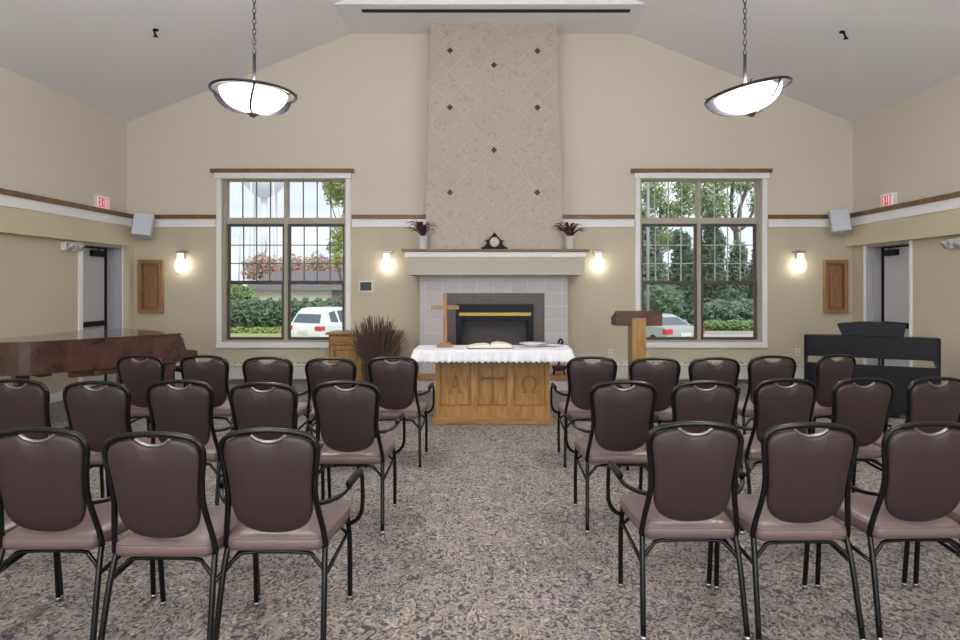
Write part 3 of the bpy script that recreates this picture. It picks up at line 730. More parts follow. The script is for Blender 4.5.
# ------------------------------------------------------------------ chairs
def ylean(z): return -.165-.10*max(0, (z-.44)/.5)-.012*math.sin(max(0, min(1, (z-.44)/.5))*PI)
def build_chair(arms, name):
    root = thing(name, 'x', 'chair')
    half = [(.214, .425), (.206, .50), (.19, .60), (.183, .67), (.189, .76), (.2, .84), (.196, .885), (.165, .92), (.09, .937), (0, .942)]
    path = [(-x, ylean(z), z) for x, z in half]+[(x, ylean(z), z) for x, z in half[-2::-1]]
    bm = B(); tube(bm, smooth_pts(path, 5), .0125, 10); obj('back_frame', bm, 'frame', root)
    # backrest pad
    hp = [(0, .487), (.06, .492), (.115, .512), (.152, .548), (.170, .60), (.172, .67), (.180, .76), (.190, .835), (.185, .88), (.155, .908), (.1, .921), (.072, .922), (.05, .905), (.022, .894), (0, .892)]
    outl = smooth_pts([(x, 0, z) for x, z in hp], 3)
    outl = outl+[Vector((-p.x, 0, p.z)) for p in outl[-2:0:-1]]
    cz = .70; bm = B(); n_ = len(outl)
    def ring(s, off):
        return [bm.verts.new((p.x*s, ylean(cz+(p.z-cz)*s)+off, cz+(p.z-cz)*s)) for p in outl]
    R = [ring(.5, -.021), ring(.9, -.019), ring(.965, -.013), ring(1, 0), ring(.965, .013), ring(.9, .022), ring(.5, .03)]
    for a, c in zip(R[:-1], R[1:]):
        for i in range(n_): f = bm.faces.new((a[i], a[(i+1) % n_], c[(i+1) % n_], c[i])); f.smooth = True
    for rg, off in ((R[0], -.021), (R[-1], .032)):
        c = bm.verts.new((0, ylean(cz)+off, cz))
        for i in range(n_): f = bm.faces.new((rg[i], rg[(i+1) % n_], c)); f.smooth = True
    bk = obj('backrest', bm, 'vinyl_shaded', root)
    bm = B(); pts = smooth_pts([(-.072, ylean(.922), .922), (-.05, ylean(.905), .905), (-.022, ylean(.895), .895), (0, ylean(.893), .893), (.022, ylean(.895), .895), (.05, ylean(.905), .905), (.072, ylean(.922), .922)], 4)
    tube(bm, pts, .0075, 8); obj('hand_grip', bm, 'nickel', bk)
    # seat
    so = [(-.195, -.19), (-.21, -.12), (-.228, .05), (-.235, .18), (-.225, .25), (-.17, .272), (0, .28)]
    so = [(0, -.2), (-.13, -.2)]+so
    so = [(x, y, 0) for x, y in so]
    full = so+[(-p[0], p[1], 0) for p in so[-2:0:-1]]
    ol = smooth_pts(full, 4, True)
    bm = B(); n_ = len(ol)
    def sr(s, z): return [bm.verts.new((p.x*s, .03+(p.y-.03)*s, z)) for p in ol]
    R = [sr(.9, .412), sr(.98, .418), sr(1.0, .44), sr(.995, .46), sr(.95, .474), sr(.8, .482), sr(.4, .487)]
    for a, c in zip(R[:-1], R[1:]):
        for i in range(n_): f = bm.faces.new((a[i], a[(i+1) % n_], c[(i+1) % n_], c[i])); f.smooth = True
    c = bm.verts.new((0, .03, .488))
    for i in range(n_): f = bm.faces.new((R[-1][i], R[-1][(i+1) % n_], c)); f.smooth = True
    bm.faces.new(R[0][::-1])
    st = obj('seat', bm, 'vinyl', root)
    bm = B(); tube(bm, [(p.x*.985, .03+(p.y-.03)*.985, .4665) for p in ol], .003, 6, True); obj('piping', bm, 'vinyl', st)
    # legs
    for sx in (-1, 1):
        for (y0, y1, x0) in ((-.16, -.262, .208), (.2, .245, .222)):
            bm = B(); tube(bm, smooth_pts([(sx*x0, y0, .43), (sx*(x0+.008), y0*.6+y1*.4, .3), (sx*.226, y1, .012)], 4), .0125, 10)
            lg = obj('leg', bm, 'frame', root)
            bm = B(); lathe(bm, [(0, 0), (.014, 0), (.015, .016), (.011, .022), (0, .022)], 10, (sx*.226, y1, 0)); obj('foot_glide', bm, 'chrome', lg)
        bm = B(); tube(bm, [(sx*.226, .212, .345), (sx*.224, .05, .335), (sx*.219, -.195, .315)], .009, 8); obj('side_brace', bm, 'frame', root)
    bm = B(); tube(bm, smooth_pts([(-.214, -.19, .33), (-.17, -.175, .375), (-.12, -.165, .398), (.12, -.165, .398), (.17, -.175, .375), (.214, -.19, .33)], 4), .009, 8)
    obj('seat_rail', bm, 'frame', root); bm = B()
    tube(bm, smooth_pts([(-.226, .21, .33), (-.18, .2, .375), (-.13, .19, .40), (.13, .19, .40), (.18, .2, .375), (.226, .21, .33)], 4), .009, 8)
    obj('seat_rail', bm, 'frame', root)
    if arms:
        for sx in (-1, 1):
            p = [(.188, ylean(.62), .622), (.225, -.155, .615), (.262, -.10, .622), (.284, -.05, .638), (.288, .0, .645), (.292, .14, .647), (.297, .17, .640), (.299, .183, .60), (.299, .19, .50), (.292, .192, .445), (.266, .195, .405), (.228, .2, .385)]
            bm = B(); tube(bm, smooth_pts([(sx*x, y, z) for x, y, z in p], 4), .0105, 10); am = obj('armrest', bm, 'frame', root)
            bm = B(); tube(bm, [(sx*.284, -.055, .650), (sx*.286, -.045, .655), (sx*.29, .05, .658), (sx*.294, .14, .658), (sx*.295, .15, .652)], lambda t_: .012+.007*math.sin(PI*min(1, max(0, t_*1.0))), 10)
            obj('arm_pad', bm, 'blackm', am)
    return root
proto = {True: build_chair(True, 'stacking_armchair'), False: build_chair(False, 'stacking_chair')}
used = {True: False, False: False}
ROWN = {1: 'front row', 2: 'middle row', 3: 'rear row'}
ORD = ['beside the aisle', 'second from the aisle', 'third from the aisle', 'fourth from the aisle', 'fifth from the aisle']
FEAT = {}
def chairs(row, side, items):
    for i, it in enumerate(items):
        px, ytop = it[0], it[1]; rz = math.radians(it[2] if len(it) > 2 else 0)
        d = F*(EYE-.952)/(ytop-VY)
        x = (px-VX)/F*d
        arm = i % 2 == 0
        c = proto[arm] if not used[arm] else copy_tree(proto[arm]); used[arm] = True
        yo = d+.262
        R = Matrix.Rotation(rz, 3, 'Z') @ Vector((0, -.262, 0))
        c.location = (x-R.x, d-R.y, 0); c.rotation_euler = (0, 0, rz)
        c['label'] = 'brown vinyl %s with black frame, %s, %s, %s block' % ('armchair' if arm else 'armless chair', ORD[i], ROWN[row], side)
        c['group'] = 'brown vinyl stacking chairs in rows'
chairs(3, 'left', [(268.5, 428, 0), (153, 431.5, -1), (37, 427.5, 1), (-79, 429, 0)])
chairs(3, 'right', [(695.5, 421.5, 0), (811, 422.5, 1), (931, 421.5, 2), (1046, 421, 2)])
chairs(2, 'left', [(346, 380.8, 0), (263, 382.3, -1), (179.5, 379.8, 1), (96, 381, -1), (16, 379, -3)])
chairs(2, 'right', [(623.5, 380.5, 1), (705.5, 380.8, 0), (786, 378.5, 5), (864, 378, 6), (938, 377, 7)])
chairs(1, 'left', [(393, 356.3, 0), (330.5, 357.5, 0), (267.5, 356.7, 0), (204, 355.2, -2), (140, 355, -4)])
chairs(1, 'right', [(592, 356.4, 0), (655, 357.5, 0), (714.5, 357.3, 0), (772.5, 355.5, 4), (837, 354.5, 18)])

# ------------------------------------------------------------------ altar
AD = 7.25
al = thing('altar_table', 'honey oak altar table with carved Alpha, cross and Omega panels', 'table', (0, AD, 0))
ax0, ax1 = -.642, .632
bm = B(); box(bm, ax0, ax1, AD+.03, AD+.5, .07, .815); box(bm, ax0-.8+.58, ax1+.8-.58, 7.13, 7.68, .80, .835, .006); obj('altar_body', bm, 'oak', al, world=True)
bm = B(); box(bm, ax0-.035, ax1+.035, AD-.03, AD+.53, 0, .075, .008); obj('plinth', bm, 'oakh', al, world=True)
pz0, pz1 = .20, .73; pan = [(ax0+.045, ax0+.40), (ax0+.475, ax0+.80), (ax0+.875, ax1-.045)]
bm = B(); wall_with_holes(bm, ax0, ax1, .075, .80, AD, AD+.03, [(a, c, pz0, pz1) for a, c in pan]); obj('front_frame', bm, 'oak', al, world=True)
for a, c in pan:
    bm = B(); q = .012; wall_with_holes(bm, a, c, pz0, pz1, AD+.006, AD+.032, [(a+q, c-q, pz0+q, pz1-q)]); obj('panel_edge_shade', bm, 'oakd', al, world=True)  # darker oak strips stand in for shadow along the panel edges
def relief(name, bm, p=al): return obj(name, bm, 'oakd', p, world=True)
# cross with flared ends
cx = (pan[1][0]+pan[1][1])/2; cz0, cz1, chz = .235, .635, .51
bm = B(); y0, y1 = AD+.012, AD+.034
def flare(a, b_, w0, w1, vert):
    if vert: return [(cx-w1, a), (cx-w0, a+.03*(1 if b_ > a else -1)), (cx-w0, b_), (cx+w0, b_), (cx+w0, a+.03*(1 if b_ > a else -1)), (cx+w1, a)]
    return [(a, chz-w1), (a+.03*(1 if b_ > a else -1), chz-w0), (b_, chz-w0), (b_, chz+w0), (a+.03*(1 if b_ > a else -1), chz+w0), (a, chz+w1)]
prism(bm, flare(cz0, chz-.012, .012, .034, True), y0, y1); prism(bm, flare(cz1, chz+.012, .012, .034, True), y0, y1)
prism(bm, flare(cx-.13, cx-.012, .012, .034, False), y0, y1); prism(bm, flare(cx+.13, cx+.012, .012, .034, False), y0, y1)
box(bm, cx-.013, cx+.013, y0, y1, chz-.013, chz+.013)
relief('carved_cross', bm)
# Alpha
cx = (pan[0][0]+pan[0][1])/2; zb, zt = .35, .54
bm = B()
prism(bm, [(cx-.068, zb), (cx-.054, zb), (cx+.004, zt), (cx-.008, zt)], y0, y1)
prism(bm, [(cx+.038, zb), (cx+.066, zb), (cx+.008, zt), (cx-.014, zt)], y0-.001, y1)
box(bm, cx-.04, cx+.03, y0+.001, y1, zb+.062, zb+.076)
box(bm, cx-.085, cx-.035, y0-.0005, y1, zb-.008, zb+.003); box(bm, cx+.022, cx+.082, y0-.0005, y1, zb-.008, zb+.003)
relief('carved_alpha', bm)
# Omega
cx = (pan[2][0]+pan[2][1])/2; r = .07; czz = .45
pts = []
for q in range(19):
    a = math.radians(-58+q*(296/18)); pts.append((cx+.076*math.cos(a), czz+.082*math.sin(a)))
bm = B(); w = .011
outer = []; inner = []
for q, (x, z) in enumerate(pts):
    a = math.radians(-58+q*(296/18)); ww = .007+.007*abs(math.cos(a))
    outer.append((x+ww*math.cos(a), z+ww*math.sin(a))); inner.append((x-ww*math.cos(a), z-ww*math.sin(a)))
for q in range(18): prism(bm, [outer[q], outer[q+1], inner[q+1], inner[q]], y0, y1)
for s in (-1, 1):
    xa = cx+s*.04
    prism(bm, [(cx+s*.030, zb-.006), (cx+s*.082, zb-.006), (cx+s*.088, zb+.028), (cx+s*.078, zb+.01), (cx+s*.052, zb+.01), (cx+s*.044, zb+.03), (cx+s*.030, zb+.032)], y0-.0007, y1)
relief('carved_omega', bm)
# cloth: lies on the altar
bm = B()
TX, TY0, TY1, TZ = .865, 7.10, 7.70, .838
nx = 120
def fold(u): return .012*math.sin(u*34)+.008*math.sin(u*71+1)
def skirt(pts_top, outward, drop, scal=.022):
    """pts_top list of (point, arclength); builds hanging rows"""
    rows = []
    for k_ in range(7):
        s = k_/6; row = []
        for p, u in pts_top:
            dz = drop*s
            if k_ == 6: dz = drop+scal*(abs(math.sin(u*PI/.062))-.5)
            off = outward(p)*(.006+(.05 if abs(outward(p).x) > .5 else .022)*s+fold(u)*s)
            row.append(bm.verts.new(p+off-Vector((0, 0, dz))))
        rows.append(row)
    for a, c in zip(rows[:-1], rows[1:]):
        for i in range(len(a)-1): f = bm.faces.new((a[i], a[i+1], c[i+1], c[i])); f.smooth = True
    return rows
per = []; u = 0
def seg(p, q, n_):
    global u
    for k_ in range(n_):
        per.append((p.lerp(q, k_/n_), u+(q-p).length*k_/n_))
    u += (q-p).length
rc = .03
A_ = Vector((-TX, TY1, TZ)); B_ = Vector((-TX, TY0+rc, TZ)); C_ = Vector((-TX+rc, TY0, TZ)); D_ = Vector((TX-rc, TY0, TZ)); E_ = Vector((TX, TY0+rc, TZ)); F_ = Vector((TX, TY1, TZ))
seg(A_, B_, 44); seg(B_, C_, 6); seg(C_, D_, 180); seg(D_, E_, 6); seg(E_, F_, 44); per.append((F_, u))
def outw(p):
    v = Vector((0, 0, 0))
    if p.x < -TX+rc+.001: v.x -= 1
    if p.x > TX-rc-.001: v.x += 1
    if p.y < TY0+rc+.001: v.y -= 1
    return v.normalized() if v.length else Vector((0, -1, 0))
rows = skirt(per, outw, .125)
topc = [bm.verts.new(v.co+Vector((0, 0, .0))) for v in rows[0]]
f = bm.faces.new(rows[0])
ac = tag(obj('altar_cloth', bm, 'cloth', None, (0, 7.4, TZ), world=True), 'white scalloped altar cloth spread over the oak altar table', 'tablecloth')
ac.modifiers.new('s', 'SOLIDIFY').thickness = .003; ac.modifiers['s'].offset = 1
CZ = TZ+.004
# cross
cc = PX(446, 0, 7.5)
t = thing('standing_cross', 'light wood cross standing on the left of the altar cloth', 'cross', (cc.x-.005, 7.42, CZ))
bm = B(); box(bm, -.09, .09, -.05, .05, 0, .032, .004); box(bm, -.06, .06, -.035, .035, .032, .05, .004); obj('cross_base', bm, 'crosswood', t)
bm = B(); box(bm, -.022, .022, -.012, .012, .05, .62, .003); up = obj('upright', bm, 'crosswood', t)
bm = B(); box(bm, -.158, .158, -.0115, .0125, .43, .475, .003); obj('crossbar', bm, 'crosswood', up)
# open book
bc = PX(490, 0, 7.35)
t = thing('open_book', 'large open book lying in the middle of the altar cloth', 'book', (bc.x, 7.36, CZ))
bm = B(); box(bm, -.26, .26, -.13, .13, 0, .008, .002); obj('book_cover', bm, 'leather', t)
for s in (-1, 1):
    pr = [(0, .009), (.255*s, .009), (.245*s, .022 if s < 0 else .03), (.16*s, .038 if s < 0 else .055), (.07*s, .045 if s < 0 else .062), (.015*s, .036 if s < 0 else .05), (0, .02)]
    bm = B(); prism(bm, pr, -.122, .122); obj('pages', bm, 'page', t)
# plates
pc = PX(534, 0, 7.45)
tag(obj('plate', lathe(B(), [(0, .0), (.05, 0), (.055, .012), (.12, .035), (.16, .042), (.16, .046), (.115, .041), (.05, .018), (0, .016)], 32), 'china', None, (pc.x-.01, 7.47, CZ)), 'white footed dish on the altar cloth, beside the open book', 'dish')
tag(obj('plate', lathe(B(), [(0, .0), (.05, 0), (.08, .006), (.11, .014), (.11, .017), (.07, .012), (0, .008)], 32), 'china', None, (pc.x+.21, 7.55, CZ)), 'small flat white plate on the altar cloth, right of the footed dish', 'dish')

# basket stand on the hearth
hb = thing('log_basket', 'black wire stand with a curled handle on the hearth behind the altar', 'stand', (PX(559, 0, 9.72).x-.0, 9.72, HZ))
bm = B()
for sx in (-1, 1):
    for sy in (-1, 1): tube(bm, [(sx*.085, sy*.07, 0), (sx*.07, sy*.06, .07), (sx*.1, sy*.08, .13)], .009, 6)
obj('leg', bm, 'blackm', hb)
bm = B(); lathe(bm, [(0, .07), (.07, .07), (.11, .13), (.115, .14), (.1, .14), (.06, .08), (0, .08)], 16); obj('basket_bowl', bm, 'leather', hb)
bm = B(); tube(bm, smooth_pts([(0, .05, .07), (0, .06, .3), (0, .06, .46), (.02, .06, .525), (.055, .06, .51), (.06, .06, .475), (.03, .06, .462)], 5), .014, 8); obj('handle', bm, 'blackm', hb)

# ------------------------------------------------------------------ lectern
lx = PX(635.5, 0, 8.5).x
t = thing('lectern', 'wooden lectern with a dark slanted top and an oak post', 'lectern', (lx, 8.5, 0))
bm = B(); box(bm, -.09, .09, -.212, .05, .05, 1.13, .006); obj('post', bm, 'oak', t)
bm = B(); box(bm, -.26, .26, -.26, .2, 0, .05, .008); obj('base', bm, 'oakh', t)
bm = B(); prism(bm, [(-.2, 1.03), (-.2, 1.225), (.1, 1.12), (.1, 1.03)], -.30, .30, 'YZ', bev=.004); dk = obj('reading_desk', bm, 'walnut', t)
bm = B(); box(bm, -.30, .30, .1, .115, 1.04, 1.14, .003); obj('book_ledge', bm, 'walnut', dk)
# ------------------------------------------------------------------ sideboard + dried grass
sbx0, sbx1 = PX(327, 0, 9.75).x, PX(397, 0, 9.75).x; SY = 9.75; SZ = EYE-(332.5-VY)/F*SY
t = thing('sideboard', 'small oak sideboard with drawer and doors, under the left window by the fireplace', 'cabinet', ((sbx0+sbx1)/2, SY, 0))
bm = B(); box(bm, sbx0+.02, sbx1-.02, SY+.02, D-.09, .04, SZ-.035, .004); obj('cabinet_body', bm, 'oakd', t, world=True)  # body darkened so gaps between drawers and doors look shaded
bm = B(); box(bm, sbx0-.02, sbx1+.02, SY-.02, D-.085, SZ-.035, SZ, .008); obj('cabinet_top', bm, 'oakh', t, world=True)
bm = B(); box(bm, sbx0, sbx1, SY, SY+.04, 0, .05, .004); obj('plinth', bm, 'oakh', t, world=True)
xm = (sbx0+sbx1)/2
for (a, c) in ((sbx0+.04, xm-.012), (xm+.012, sbx1-.04)):
    bm = B(); box(bm, a, c, SY, SY+.02, SZ-.185, SZ-.05, .006); dr_ = obj('drawer', bm, 'oakh', t, world=True)
    bm = B(); tube(bm, [((a+c)/2-.045, SY+.002, SZ-.12), ((a+c)/2-.03, SY-.02, SZ-.125), ((a+c)/2+.03, SY-.02, SZ-.125), ((a+c)/2+.045, SY+.002, SZ-.12)], .005, 6); obj('drawer_pull', bm, 'nickel', dr_, world=True)
    bm = B(); wall_with_holes(bm, a, c, .07, SZ-.2, SY, SY+.02, [(a+.06, c-.06, .13, SZ-.26)]); box(bm, a+.075, c-.075, SY+.006, SY+.02, .145, SZ-.275, .006); dd = obj('cabinet_door', bm, 'oak', t, world=True)
    bm = B(); kx = c-.03 if a < xm-.1 else a+.03; lathe(bm, [(0, 0), (.008, 0), (.012, .02), (0, .028)], 10, mtx=Matrix.Translation((kx, SY, .42)) @ R90); obj('knob', bm, 'nickel', dd, world=True)
gx = PX(376, 0, 9.2).x
t = thing('dried_grass_pot', 'tall pot of bushy dark dried grasses in front of the sideboard', 'plant', (gx, 9.2, 0))
bm = B(); lathe(bm, [(0, 0), (.13, 0), (.15, .05), (.19, .38), (.2, .42), (.185, .42), (.14, .06), (0, .06)], 20); obj('pot', bm, 'basket', t)
bm = B(); rnd = random.Random(5)
for i in range(330):
    a = rnd.uniform(0, 2*PI); r0 = .12*math.sqrt(rnd.random()); sp = rnd.uniform(.02, .36)*(.6+.4*rnd.random()); h = rnd.uniform(.42, .84)*(1-.3*(sp/.36)**2)
    dx, dy = math.cos(a), math.sin(a); jit = rnd.uniform(-.05, .05)
    pts = [(dx*(r0+sp*s**1.4)+jit*s*s, dy*(r0+sp*s**1.4)*.8, .30+h*s) for s in (0, .3, .6, .85, 1)]
    tube(bm, pts, lambda t_: .0035+.004*math.sin(PI*min(1, t_))*t_, 4, caps=False)
obj('grass_stems', bm, 'dryg', t)

# ------------------------------------------------------------------ grand piano
pc = Vector((-3.66, 7.60, 0))
U = Vector((-.796, .605)).normalized(); V = Vector((-.605, -.796)).normalized()     # keyboard axis (to treble), axis to the tail
ang = math.atan2(U.y, U.x)
gp = thing('grand_piano', 'polished mahogany baby grand piano with closed lid by the left door', 'piano', (pc.x, pc.y, 0), ang)
# local frame: x = along keyboard towards the wall (0..1.46), y = towards keyboard is -; tail +  (mirror handled by rotation)
# rotation maps local +x to U; local +y to perp(U) = (-U.y, U.x) ; V is the opposite -> tail is at local -y
W_ = 1.46
rim = [(0, .0), (0, -.45), (0, -1.02), (.02, -1.2), (.09, -1.36), (.22, -1.46), (.4, -1.5), (.58, -1.46), (.72, -1.35), (.82, -1.17), (.92, -.98), (1.08, -.8), (1.28, -.66), (1.42, -.5), (W_, -.32), (W_, 0)]
rs = [Vector((0, 0, 0)), Vector((0, -.6, 0))]+smooth_pts([(x, y, 0) for x, y in rim[2:-1]], 4)+[Vector((W_, 0, 0))]
poly = [(p.x, p.y*1.15) for p in rs]
bm = B(); prism(bm, poly, .655, .965, 'XY', bev=.004); body = obj('rim', bm, 'mahog', gp)
def sc(poly, o):
    cx_, cy_ = .62, -.6
    return [(cx_+(x-cx_)*(1+o), cy_+(y-cy_)*(1+o)) for x, y in poly]
lid = sc(poly, .022)
# main lid and front flap split across
def clipy(P, y0, keep):
    out = []
    n_ = len(P)
    for i in range(n_):
        a, c = P[i], P[(i+1) % n_]
        ia = (a[1] < y0) == (keep == 'lo'); ic = (c[1] < y0) == (keep == 'lo')
        if ia: out.append(a)
        if ia != ic:
            s = (y0-a[1])/(c[1]-a[1]); out.append((a[0]+(c[0]-a[0])*s, y0))
    return out
bm = B(); prism(bm, clipy(lid, -.322, 'lo'), .967, .989, 'XY', bev=.003); ld = obj('lid', bm, 'mahog', gp)
bm = B(); prism(bm, clipy(lid, -.318, 'hi'), .967, .989, 'XY', bev=.003); obj('lid_flap', bm, 'mahog', gp)
# key cheeks and keybed
for x in (0, W_-.045):
    bm = B(); prism(bm, [(0, .655), (0, .965), (.035, .93), (.05, .88), (.06, .82), (.09, .785), (.2, .775), (.215, .755), (.215, .69), (.12, .655)], x, x+.045, 'YZ', bev=.003); obj('key_cheek', bm, 'mahog', gp)
bm = B(); box(bm, .045, W_-.045, 0, .2, .665, .71, .004); kb = obj('keybed', bm, 'mahog', gp)
bm = B(); box(bm, .07, W_-.07, .02, .17, .711, .735, .003); ky = obj('white_keys', bm, 'plastic', kb)
bm = B()
for i in range(51):
    if i % 7 in (2, 6): continue
    x = .09+i*.0251; box(bm, x, x+.012, .02, .11, .735, .747)
obj('black_keys', bm, 'blackm', ky)
bm = B(); prism(bm, [(0, .78), (.0, .955), (.03, .95), (.06, .83), (.05, .78)], .045, W_-.045, 'YZ'); obj('fallboard', bm, 'mahog', gp)
for (x, y) in ((.12, -.08), (W_-.14, -.08), (.42, -1.45)):
    bm = B(); box(bm, x-.05, x+.05, y-.05, y+.05, .08, .655, .012); box(bm, x-.065, x+.065, y-.065, y+.065, .56, .65, .01)
    lg = obj('leg', bm, 'mahog', gp)
    bm = B(); lathe(bm, [(0, 0), (.03, 0), (.04, .03), (.03, .06), (.02, .08), (0, .08)], 12, (x, y, 0)); obj('caster', bm, 'brass', lg)
bm = B()
for x in (.66, .8): tube(bm, [(x, -.1, .65), (x-.0, -.08, .35), (x, -.06, .14)], .014, 8)
box(bm, .6, .86, -.12, .02, .1, .15, .008); ly = obj('pedal_lyre', bm, 'mahog', gp)
bm = B()
for x in (.67, .73, .79): tube(bm, [(x, .0, .11), (x, .08, .105), (x, .12, .09)], .010, 6)
obj('pedal', bm, 'brass', ly)
bm = B(); box(bm, .05, W_-.1, -.9, -.82, .58, .655, .006); box(bm, .1, .18, -1.1, -.1, .58, .655); box(bm, .25, .6, -1.35, -1.22, .60, .655, .01); obj('underframe', bm, 'walnut', gp)
def flip(o):
    for ch in o.children:
        if not ch.get('flipped'):
            for v in ch.data.vertices: v.co.y = -v.co.y
            ch.data.flip_normals(); ch.data.update()
        flip(ch)
flip(gp)
# bench (behind the keyboard)
bx = pc+Vector((U.x*.55-V.x*.5, U.y*.55-V.y*.5, 0))
t = thing('piano_bench', 'dark bench tucked behind the grand piano keyboard', 'bench', (bx.x, bx.y, 0), ang)
bm = B(); box(bm, -.4, .4, -.17, .17, .44, .50, .02, 3); obj('seat', bm, 'blackm', t)
for sx in (-1, 1):
    for sy in (-1, 1): bm = B(); box(bm, sx*.36-.02, sx*.36+.02, sy*.13-.02, sy*.13+.02, 0, .44, .003); obj('leg', bm, 'blackm', t)

# ------------------------------------------------------------------ digital piano at right
q0 = PX(804, 0, 7.95); q1 = PX(941, 0, 7.3)
vec = Vector((q1.x-q0.x, q1.y-q0.y)); L_ = vec.length; ang = math.atan2(vec.y, vec.x)
t = thing('digital_piano', 'black digital piano seen from behind, by the right door', 'piano', (q0.x, q0.y, 0), ang)
bm = B(); box(bm, 0, L_, .0, .03, .692, .94, .004); box(bm, 0, L_, 0, .24, .925, .945, .004); obj('back_panel', bm, 'black', t)
bm = B(); box(bm, 0, L_, .03, .36, .692, .77, .01); kb = obj('keybed', bm, 'black', t)
bm = B(); box(bm, .06, L_-.06, .22, .355, .77, .785, .003); obj('white_keys', bm, 'plastic', kb)
bm = B(); box(bm, .035, L_-.035, .01, .03, .06, .612, .003); box(bm, L_*.56, L_*.56+.03, .008, .032, .612, .692); obj('lower_panel', bm, 'black', t)
for x in (0, L_-.035):
    bm = B(); prism(bm, [(0, 0), (.4, 0), (.4, .05), (.12, .1), (.1, .6), (.36, .66), (.24, .94), (0, .94)], x-.0005, x+.0355, 'YZ', bev=.003); obj('side_panel', bm, 'black', t)
bm = B(); box(bm, .4, 1.0, .02, .22, .02, .09, .008); obj('pedal_box', bm, 'black', t)
bm = B()
n_ = 12; pts = []
x0_, x1_ = .36, 1.07
for i in range(n_+1):
    s = i/n_; pts.append((x0_+(x1_-x0_)*s, 1.085+.03*math.sin(PI*s)))
poly = [(x0_+.05, .945)]+[(x0_-.0, 1.06)]+pts+[(x1_, 1.06), (x1_-.02, .945)]
prism(bm, poly, .19, .205, 'XZ'); obj('music_rest', bm, 'black', t)

# ------------------------------------------------------------------ outdoors
GZ = -1.05
bm = B()
vs = [(-60, D+WT, -.15), (60, D+WT, -.15), (60, 20, -.6), (-60, 20, -.6), (60, 28, GZ), (-60, 28, GZ), (90, 48, GZ), (-90, 48, GZ)]
V_ = [bm.verts.new(v) for v in vs]
for q in ((0, 1, 2, 3), (3, 2, 4, 5), (5, 4, 6, 7)): bm.faces.new([V_[i] for i in q])
struct('ground', bm, 'lawn')
bm = B(); box(bm, -260, 260, 48, 300, GZ-.4, GZ); struct('distant_ground', bm, mat('distant ground', srgb(176, 178, 172), .9, var=.1, scale=.3))
bm = B(); box(bm, -10.8, 40, 24.5, 34.6, GZ-.03, GZ+.02); struct('parking_lot', bm, 'asphalt')
bm = B(); box(bm, -10.8, 40, 34.6, 34.8, GZ-.03, GZ+.12); box(bm, -40, 40, -3, -2.9, GZ, GZ+.01) if False else None; struct('kerb', bm, 'asphalt')
bm = B(); box(bm, XL-3, XR+3, YB-12, YB-WT-.01, -.25, -.15); struct('rear_ground', bm, 'asphalt')

def leaves(bm, blobs, n, size, rnd, shell=.5):
    vols = [b_[3]*b_[4]*b_[5] for b_ in blobs]; tot = sum(v**.75 for v in vols)
    for b_, v in zip(blobs, vols):
        for i in range(int(n*v**.75/tot)):
            d = Vector((rnd.gauss(0, 1), rnd.gauss(0, 1), rnd.gauss(0, 1))).normalized()
            r = shell+(1-shell)*rnd.random()**.6
            r *= 1+.15*math.sin(d.x*7+b_[0])*math.cos(d.z*6+b_[2])
            c = Vector((b_[0]+d.x*b_[3]*r, b_[1]+d.y*b_[4]*r, b_[2]+d.z*b_[5]*r))
            a = Vector((rnd.gauss(0, 1), rnd.gauss(0, 1), rnd.gauss(0, 1))).normalized(); e_ = a.orthogonal().normalized()
            s = size*rnd.uniform(.6, 1.3)
            bm.faces.new([bm.verts.new(c+a*s), bm.verts.new(c+e_*s*.6), bm.verts.new(c-a*s), bm.verts.new(c-e_*s*.6)])
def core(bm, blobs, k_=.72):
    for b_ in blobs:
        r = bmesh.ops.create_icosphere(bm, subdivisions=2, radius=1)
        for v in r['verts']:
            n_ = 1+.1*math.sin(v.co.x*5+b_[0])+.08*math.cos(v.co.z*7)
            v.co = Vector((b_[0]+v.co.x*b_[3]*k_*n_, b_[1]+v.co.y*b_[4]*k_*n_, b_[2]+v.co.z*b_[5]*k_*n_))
def plant(name, lab, cat, base, blobs, n, size, leafm, trunk=None, seed=1, group=None, corek=.72, shell=.55):
    rnd = random.Random(seed)
    t = thing(name, lab, cat, base, group=group)
    bm = B(); leaves(bm, blobs, n, size, rnd, shell); obj('foliage', bm, leafm, t, world=True)
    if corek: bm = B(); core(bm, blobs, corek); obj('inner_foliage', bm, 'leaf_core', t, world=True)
    if trunk: bm = B(); trunk(bm, rnd); obj('trunk', bm, 'bark', t, world=True)
    return t
def limb(bm, p, dirv, L, r, depth, rnd):
    pts = [p]; d = dirv.normalized(); c = p.copy()
    for i in range(4):
        d = (d+Vector((rnd.uniform(-.15, .15), rnd.uniform(-.15, .15), rnd.uniform(0, .12)))).normalized(); c = c+d*L/4; pts.append(c.copy())
    tube(bm, pts, lambda t_: r*(1-.5*t_), 6, caps=False)
    if depth > 0:
        for i in range(rnd.choice((2, 3, 3))):
            a = rnd.uniform(0, 2*PI); nd = (d*1.0+Vector((math.cos(a), math.sin(a)*.6, rnd.uniform(-.1, .5)))*.6).normalized()
            limb(bm, pts[rnd.choice((2, 3, 4))].copy(), nd, L*rnd.uniform(.55, .8), r*.5, depth-1, rnd)
def blob(px, py, d, rx, rz, ry=None):
    p = PX(px, py, d); k_ = d/F
    return (p.x, d, p.z, rx*k_, (ry if ry else rx)*k_, rz*k_)

